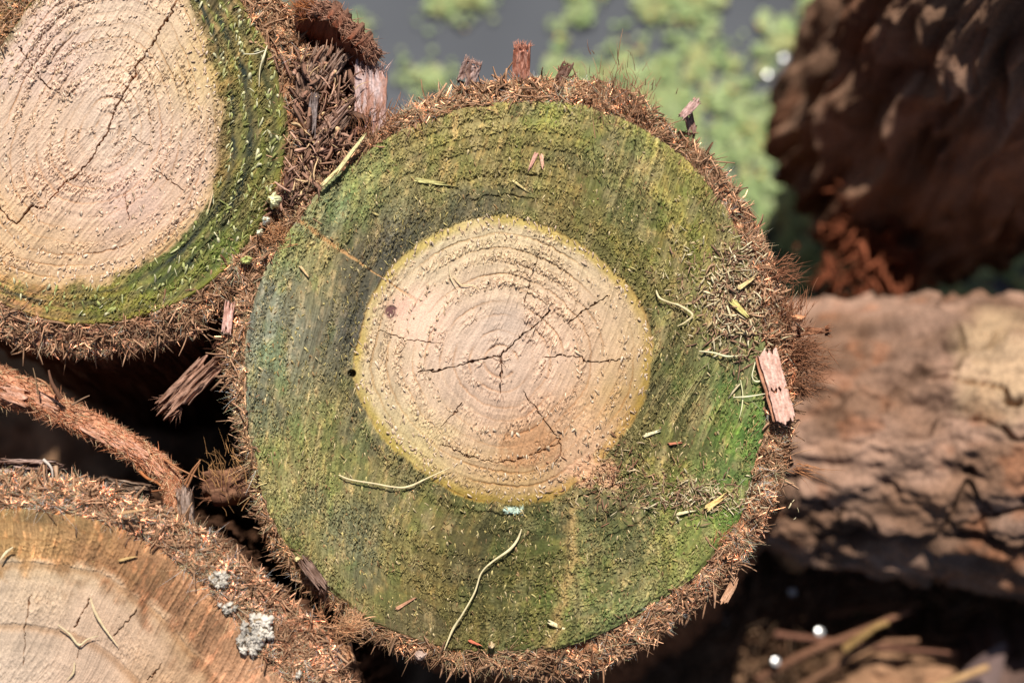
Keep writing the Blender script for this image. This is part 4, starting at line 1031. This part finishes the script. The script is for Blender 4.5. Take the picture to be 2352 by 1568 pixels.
# loose single fibres sticking out of the rims
# (part of the bark, gathered in the fibre meshes)
def tuft(px, py, z, d, n, L, col, root, spread=.35, around=.003, W=.0006):
    V, F, C = fray(P(px, py, z), d, spread, n, L, W, col, around)
    tag(mesh_obj("fibre_tuft", V, F, M_FIB, C, root), kind="stuff")
tuft(1852,840,-.004,(.9,-.1,.4), 260,.011,(122,84,62), log_c, .5, .006)
tuft(1840,800,-.004,(.8,.25,.4), 130,.012,(122,84,62), log_c, .35, .004)
tuft(1840,885,-.004,(.9,-.5,.3), 90,.010,(120,84,62), log_c, .3, .003)
tuft(1795,628,-.004,(.8,.35,.4), 120,.010,(130,88,66), log_c, .35, .004)
tuft(1810,720,-.002,(.2,.8,.5), 160,.011,(134,92,68), log_c, .3, .005)
tuft(1830,1075,-.003,(.9,-.25,.3), 26,.016,(150,104,72), log_c, .2, .002)
tuft(1450,235,.0,(.1,.8,.6), 160,.011,(140,104,80), log_c, .3, .008)
tuft(1405,222,.0,(-.1,.8,.6), 140,.010,(140,104,80), log_c, .3, .008)
tuft(1650,1245,.001,(.5,.8,.4), 14,.013,(160,100,74), log_c, .14, .0015)
tuft(640,540,.0,(-.4,.5,.7), 160,.008,(165,120,85), log_c, .7, .004)
tuft(790,1445,.012,(.7,.25,.6), 130,.016,(190,148,112), log_b, .35, .004)
tuft(745,1432,.012,(-.2,.4,.7), 90,.012,(180,132,98), log_b, .4, .005)
tuft(860,285,.002,(.1,.9,.5), 160,.009,(132,92,68), log_c, .3, .007)
tuft(610,1110,-.004,(-.7,.3,.5), 60,.007,(190,172,120), log_c, .3, .003)
tuft(540,1085,-.008,(-.2,.9,.3), 120,.008,(150,112,74), log_c, .35, .009)

# ----------------------------------------------------------------- background logs, out of focus
def rough_log(c0, c1, r0, r1, colf, dispf, nu=420, nv=360, round0=0.0, rexp=.55):
    c0 = np.array(c0, float); c1 = np.array(c1, float)
    ax = c1 - c0; Ln = np.linalg.norm(ax); t = ax / Ln
    s1 = unit(np.cross(t, np.array([0, 0, 1.0]))); s2 = np.cross(s1, t)
    e = np.linspace(0, 1, nu)
    # rounded ends: extra rows that close over the end
    l = e * Ln; r = r0 + (r1 - r0) * e
    if round0 > 0:
        m = np.linspace(0, 1, 90)
        l = np.concatenate([-round0 * np.cos(m * math.pi / 2)[:-1], l]); r = np.concatenate([r0 * np.maximum(np.sin(m * math.pi / 2), .002)[:-1] ** rexp, r])
    a = np.linspace(0, 2 * math.pi, nv, endpoint=False)
    LL, AA = np.meshgrid(l, a, indexing='ij')
    dsp = dispf(LL, AA)
    rr = r[:, None] + dsp * np.clip(r / r0, 0, 1)[:, None]
    V = c0 + LL[..., None] * t + (rr * np.cos(AA))[..., None] * s1 + (rr * np.sin(AA))[..., None] * s2
    return V, colf(LL, AA, dsp, V), len(l)

# lying log at right
def w_right(l, a):
    aw = a * .09
    wx = (fbm(l * 14, aw * 18, 5, 4) - .5); wy = (fbm(l * 14, aw * 18, 6, 4) - .5)
    w1, w2, cid = worley(l * 6.5 + wx * 2.4, aw * 30 + wy * 3.0, 133)
    rid = 1 - np.abs(fbm(aw * 42 + wy * 2, l * 9 + wx, 36, 3) - .5) * 4
    crack = ss(.15, .0, w2 - w1) * ss(.46, .66, fbm(l * 17, aw * 17, 39, 2) + .06)
    return crack, rid, cid
def d_right(l, a):
    aw = a * .09
    c1, rid, cid = w_right(l, a)
    return -c1 * .009 + (rid - .3) * .004 + (cid - .5) * .006 + (fbm(l * 55, aw * 90, 33, 5) - .5) * .017 + (fbm(l * 9, aw * 14, 34, 2) - .5) * .012
def c_right(l, a, d, V):
    aw = a * .09
    c1, rid, cid = w_right(l, a)
    m = fbm(l * 40, aw * 110, 41, 4)[..., None]; m2 = ss(.38, .68, fbm(l * 18, aw * 30, 42, 3))[..., None]
    c = lin((118,90,72)) * (1 - m2) + lin((150,120,102)) * m2
    c = c * (.45 + 1.1 * m)
    c = c * (1 - .5 * c1)[..., None] * (.8 + .35 * cid)[..., None]
    rust = ss(.56, .75, fbm(l * 40, aw * 60, 45, 3))[..., None] * .35
    c = c * (1 - rust) + rust * lin((150,92,58))
    pc_ = P(2330, 850, -.17)
    dd = np.hypot(V[..., 0] - pc_[0], (V[..., 1] - pc_[1]) * .72) + (fbm(l * 30, aw * 30, 46, 4) - .5) * .05
    pale = (ss(.034, .012, dd) * .7)[..., None] * (V[..., 2] > -.3)[..., None]
    return c * (1 - pale) + pale * lin((176,150,118)) * (.7 + .6 * m)
lr = empty("log", P(2100, 1000, -.34), "brown fissured log lying on its side behind, at the right", "log", "logs lying in the water behind")
V, C, nu_ = rough_log(P(1740, 985, -.29), P(2800, 1040, -.23), .079, .112, c_right, d_right, nu=560, nv=420, round0=.012)
mesh_obj("bark", V, grid_faces(nu_, 420, True), M_BARK, np.clip(C.reshape(-1, 3), .003, .8), lr)

# dark thick log at the top right
def d_top(l, a):
    aw = a * .1
    f1 = fbm(aw * 46 + (fbm(l * 10, aw * 14, 52, 3) - .5) * 3, l * 6, 51, 4)
    rid = 1 - np.abs(f1 - .5) * 4.5
    f2 = fbm(aw * 120 + (fbm(l * 18, aw * 24, 59, 2) - .5) * 3, l * 14, 58, 3)
    return (rid - .4) * .018 + (f2 - .5) * .016 + (fbm(l * 22, aw * 26, 53, 3) - .5) * .016 + (fbm(l * 7, aw * 9, 54, 2) - .5) * .02
def c_top(l, a, d, V):
    aw = a * .1
    m = fbm(aw * 80, l * 14, 55, 4)[..., None]
    c = lin((130,100,80)) * (.18 + 1.5 * m)
    red = ss(.5, .7, fbm(aw * 25, l * 18, 56, 2))[..., None]
    c = c * (1 - red * np.array([.08, .22, .28]))
    c = np.where((l < 0)[..., None], c * .7, c)  # rounded end darkened in its colour to deepen its shade
    pale = ss(.66, .72, fbm(aw * 45, l * 45, 57, 2))[..., None] * .6
    return c * (1 - pale) + pale * lin((150,118,98))
tr = empty("log", P(2090, 420, -.45), "dark thick log with its shaded rounded end low, at the upper right", "log", "logs lying in the water behind")
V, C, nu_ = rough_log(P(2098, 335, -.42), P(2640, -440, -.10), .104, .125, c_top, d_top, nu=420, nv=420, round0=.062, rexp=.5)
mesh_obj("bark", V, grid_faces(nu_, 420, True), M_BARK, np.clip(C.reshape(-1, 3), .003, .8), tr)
n = 260
r = P(2000, 600, -.34) + rng.normal(size=(n, 3)) * np.array([.016, .020, .010])
V, F, C = strand_geo(r, rng.normal(size=(n, 3)) + np.array([-.3, -.9, .3]), rng.normal(size=(n, 3)) * .2, rng.uniform(.008, .024, n), rng.uniform(.003, .009, n), lin((128,74,52)) * rng.uniform(.5, 1.3, n)[:, None], 3, .4)
tag(mesh_obj("fibre_tuft", V, F, M_FIB, C, tr), kind="stuff")

# ----------------------------------------------------------------- duckweed on the pond
def weed_density(x, y):
    """x, y: sketch-grid position seen on the water"""
    d = ss(1235, 1330, x + (fbm(x / 90, y / 90, 61) - .5) * 160) * .95
    chan = ss(.37, .45, fbm(x / 95, y / 95, 62, 3) + .06 * ss(1350, 1600, x))
    d = d * chan
    d = d * ss(2600, 1500, y * 1.6 + (x - 1300) * 0 + 900 * 0)
    cl = 0
    for (a, b, s_) in ((1020,10,26),(1050,0,22),(995,178,22),(1010,185,16),(705,60,30),(820,75,20),(930,160,14),(1090,-10,24),(1530,215,70),(1700,520,70),(1840,560,60),(1830,640,45),(560,-30,40)):
        cl = np.maximum(cl, np.exp(-((x - a) ** 2 + (y - b) ** 2) / (2 * s_ * s_)))
    return np.clip(np.maximum(d, cl * 1.1), 0, 1)
n = 170000
x = rng.uniform(500, 2500, n); y = rng.uniform(-200, 800, n)
w1, w2, cid = worley(x / 27, y / 27, 66)
den = weed_density(x, y)
keep = (rng.random(n) < den * ss(.60, .40, w1) * .95) & (cid < .55 + .5 * den)
x, y, cid, w1 = x[keep], y[keep], cid[keep], w1[keep]; n = len(x)
r = P(x, y, WZ + .003); r[:, 2] += rng.uniform(0, .004, n) + (.5 - w1) * .004
m = 7
a = np.linspace(0, 2 * math.pi, m, endpoint=False)
rot = rng.uniform(0, 6.28, n); rad = rng.uniform(.0011, .0028, n)
ang = a[None] + rot[:, None]
tilt = rng.normal(size=(n, 2)) * .25
ring = np.stack([np.cos(ang) * rad[:, None], np.sin(ang) * rad[:, None] * .8, 0 * ang], -1)
ring[..., 2] = ring[..., 0] * tilt[:, :1] + ring[..., 1] * tilt[:, 1:]
V = np.concatenate([r[:, None] + ring, (r + np.array([0, 0, .0009]))[:, None]], 1).reshape(-1, 3)
o = (np.arange(n) * (m + 1))[:, None, None]
T = np.array([[j, (j + 1) % m, m] for j in range(m)])
F = (T[None] + o).reshape(-1, 3)
pal = np.array([lin(c) for c in ((162,180,122), (150,172,114), (174,188,134), (138,160,102), (176,180,120))])
col = pal[(cid * 4.99).astype(int)] * rng.uniform(.7, 1.2, n)[:, None]
col = np.where((rng.random(n) < .03)[:, None], lin((190,150,80)), col)
V3, C3 = V, np.repeat(col, m + 1, 0)
tag(mesh_obj("duckweed", V3, F, M_WEED, C3), "pale green duckweed in drifting clumps on the grey water", "duckweed", kind="stuff")

# ----------------------------------------------------------------- litter at the lower right
G_T = "fallen twigs at the lower right"
def twig(ps, w, zs, col, label):
    return single("twig", tube([P(a, b, z) for (a, b), z in zip(ps, zs)], np.linspace(w, w * .6, len(ps)) * S, col, int(ps[0][1]), nv=12, nu=40, rough=.18), M_BARK, label, "twig", G_T)
twig([(1740,1560),(1850,1500),(1960,1455),(2090,1400)], 13, [-.31,-.29,-.28,-.28], (124,88,68), "rusty twig slanting up from the bottom edge, upper one of the crossing pair")
twig([(1800,1600),(1900,1540),(2000,1480),(2110,1470)], 12, [-.32,-.30,-.29,-.29], (128,94,72), "brown twig running just under the rusty slanting one")
twig([(1780,1455),(1900,1470),(2020,1485),(2200,1500)], 10, [-.31,-.30,-.29,-.30], (118,82,66), "level reddish twig crossing behind the rusty slanting twig")
twig([(1900,1410),(2000,1395),(2120,1385)], 9, [-.33,-.32,-.32], (104,74,54), "thin dim twig above the crossing twigs")
twig([(2010,1660),(2130,1590),(2270,1530)], 17, [-.29,-.27,-.27], (168,134,96), "pale thick twig at the bottom edge on the brown clod")
twig([(1940,1490),(2010,1440),(2040,1430)], 12, [-.28,-.27,-.27], (150,120,76), "short ochre twig lying on the level reddish one")
twig([(2150,1330),(2260,1300),(2380,1310)], 12, [-.25,-.24,-.24], (120,82,58), "bent twig in the shade under the lying log")
# earthy clods
def clod(px, py, z, rx, ry, rz_, col, label, seed):
    nu_, nv_ = 80, 120
    ph = np.linspace(.01, math.pi - .01, nu_)[:, None]; th = np.linspace(0, 2 * math.pi, nv_, endpoint=False)[None]
    nx, ny, nz = np.sin(ph) * np.cos(th), np.sin(ph) * np.sin(th), np.cos(ph) + 0 * th
    k = 1 + .5 * (fbm(nx * 2 + 9, ny * 2 + nz * 1.7, seed, 4) - .5) + .16 * (fbm(nx * 9, ny * 9 + nz * 5, seed + 2, 3) - .5)
    c = P(px, py, z); sc = S * (H - z) / H
    V = c + np.stack([nx * k * rx * sc, ny * k * ry * sc, nz * k * rz_], -1)
    C = lin(col) * (.45 + 1.1 * fbm(nx * 5, ny * 5 + nz * 4, seed + 5, 3))[..., None]
    return single("clod", (V.reshape(-1, 3), [grid_faces(nu_, nv_, True)[:, ::-1]], C.reshape(-1, 3)), M_BARK, label, "clod", "earth clods at the lower right")
clod(2040, 1560, -.35, 190, 105, .05, (142,108,82), "large sunlit brown clod at the bottom edge", 71)
clod(2290, 1540, -.35, 110, 130, .05, (96,76,68), "grey brown clod in the bottom right corner", 72)
clod(1830, 1235, -.33, 60, 70, .03, (158,118,84), "tan clod just behind the green log's lower right rim", 73)
clod(2200, 1440, -.37, 120, 70, .03, (84,60,44), "dark clod between the large brown one and the lying log", 74)
# leaves on the mud
def leaf(px, py, z, L, W, ang, col, label, seed):
    nu_, nv_ = 24, 11
    u = np.linspace(0, 1, nu_)[:, None]; v = np.linspace(-1, 1, nv_)[None]
    w = np.sin(u * math.pi) ** .8 * (1 - .3 * u) * W * S * .5 + 1e-5
    x = (u - .5) * L * S; y = v * w; zz_ = .004 * np.abs(v) * np.sin(u * 3) + .012 * (u - .5) ** 2
    ca, sa = math.cos(R(ang)), math.sin(R(ang))
    c = P(px, py, z)
    top = np.stack([x * ca - y * sa + c[0], x * sa + y * ca + c[1], zz_ + z + 0 * y], -1)
    bot = top - np.array([0, 0, .0006])
    n_ = nu_ * nv_
    C = np.tile(lin(col) * (.8 + .3 * (1 - np.abs(v)) + 0 * u)[..., None].reshape(-1, 1), (2, 1))
    F = np.concatenate([grid_faces(nu_, nv_)[:, ::-1], grid_faces(nu_, nv_, off=n_)])
    return single("leaf", (np.concatenate([top.reshape(-1, 3), bot.reshape(-1, 3)]), [F], C), M_WEED, label, "leaf", "small leaves among the twigs")
leaf(1990,1512,-.33,70,34,40,(92,116,56),"small green leaf under the crossing twigs",1)
leaf(1855,1590,-.34,70,50,80,(120,140,70),"yellow green leaf at the bottom edge below the twigs",2)
leaf(1730,1500,-.40,100,60,70,(58,84,46),"dark green leaf beside the green log's lower right rim",3)
leaf(1975,1405,-.36,60,26,20,(78,104,48),"dim green leaf above the crossing twigs",4)
leaf(2240,1570,-.29,300,130,55,(118,96,90),"large dry grey brown leaf in the bottom right corner",6)
# shallow glossy domes added for sun glints, tilted halfway towards the sun
def bead(px, py, z, r, label):
    nu_, nv_ = 24, 40
    rc = 7 * r
    ph = np.linspace(0.002, 1, nu_)[:, None]; th = np.linspace(0, 2 * math.pi, nv_, endpoint=False)[None]
    x = ph * r * np.cos(th); y = ph * r * np.sin(th); zz_ = np.sqrt(rc * rc - x * x - y * y) - rc
    k = R((90 - SUN_EL) / 2)
    V = np.stack([x, y * np.cos(k) + zz_ * np.sin(k), zz_ * np.cos(k) - y * np.sin(k)], -1)
    low = V[-1:] + np.array([0, 0, -.0015])
    V = np.concatenate([V, low, low * np.array([.02, .02, 1])]) + P(px, py, z)
    single("glint_bead", (V.reshape(-1, 3), [grid_faces(nu_ + 2, nv_, True)[:, ::-1]], np.ones(((nu_ + 2) * nv_, 3))), M_GLINT, label, "water bead", "added beads that glint in the sun")
bead(1883,1450,-.28,.0030,"brightest glinting bead, on the crossing twigs")
bead(1782,1518,-.29,.0028,"glinting bead at the bottom edge below the brightest one")
bead(1820,1358,-.29,.0028,"dim glinting bead above the twigs")
bead(1670,1420,-.34,.0030,"glinting bead beside the green log's lower right rim")
bead(1765,168,-.56,.0030,"glinting bead on the water left of the dark log, lower one")
bead(1802,130,-.56,.0028,"glinting bead on the water left of the dark log, upper one")
# ----------------------------------------------------------------- mossy neighbour at the upper left corner, and litter on the bank
def d_moss(l, a):
    aw = a * .1
    return (fbm(aw * 50, l * 9, 151, 4) - .5) * .018 + (fbm(l * 60, aw * 60, 153, 3) - .5) * .008
def c_moss(l, a, d, V):
    aw = a * .1
    c = lin((120,84,44)) * (.35 + 1.3 * fbm(aw * 70, l * 40, 155, 4))[..., None]
    g = ss(.5, .62, fbm(aw * 40, l * 30, 156, 3))[..., None] * .6
    return c * (1 - g) + g * lin((70,80,34))
lm = empty("log", P(-240, -30, -.9), "mossy orange brown log just showing in the upper left corner", "log", "logs lying in the water behind")
V, C, nu_ = rough_log(P(-210, -20, -.075), P(-330, 330, -.95), .080, .085, c_moss, d_moss, nu=260, nv=300, round0=.03, rexp=.8)
mesh_obj("bark", V, grid_faces(nu_, 300, True), M_BARK, np.clip(C.reshape(-1, 3), .003, .8), lm)

n = 2600
x = rng.uniform(1500, 2500, n); y = rng.uniform(1180, 1750, n)
r = P(x, y, -.355); r[:, 2] += rng.uniform(-.03, .03, n)
d = rng.normal(size=(n, 3)); d[:, 2] *= .15
col = np.array([lin(c) for c in ((122,92,70), (96,74,56), (144,112,86), (84,66,52), (110,80,60))])[rng.integers(0, 5, n)] * rng.uniform(.5, 1.3, n)[:, None]
g = strand_geo(r, d, rng.normal(size=(n, 3)) * .2, rng.uniform(.008, .04, n), rng.uniform(.001, .005, n), col, 3, .3, .4)
tag(mesh_obj("bank_litter", g[0], g[1], M_BARK, g[2]), "dark brown litter of needles and bark strewn over the bank", "litter", kind="stuff")

o = clod(826, 292, -.055, 34, 34, .022, (58,42,32), "dark lump added to fill the black hole behind the pale bark flake", 91)  # added dark filler, standing in for the shade of a deep hole
tag(o, cat="hole filler"); o.name = "hole_filler"; del o["group"]
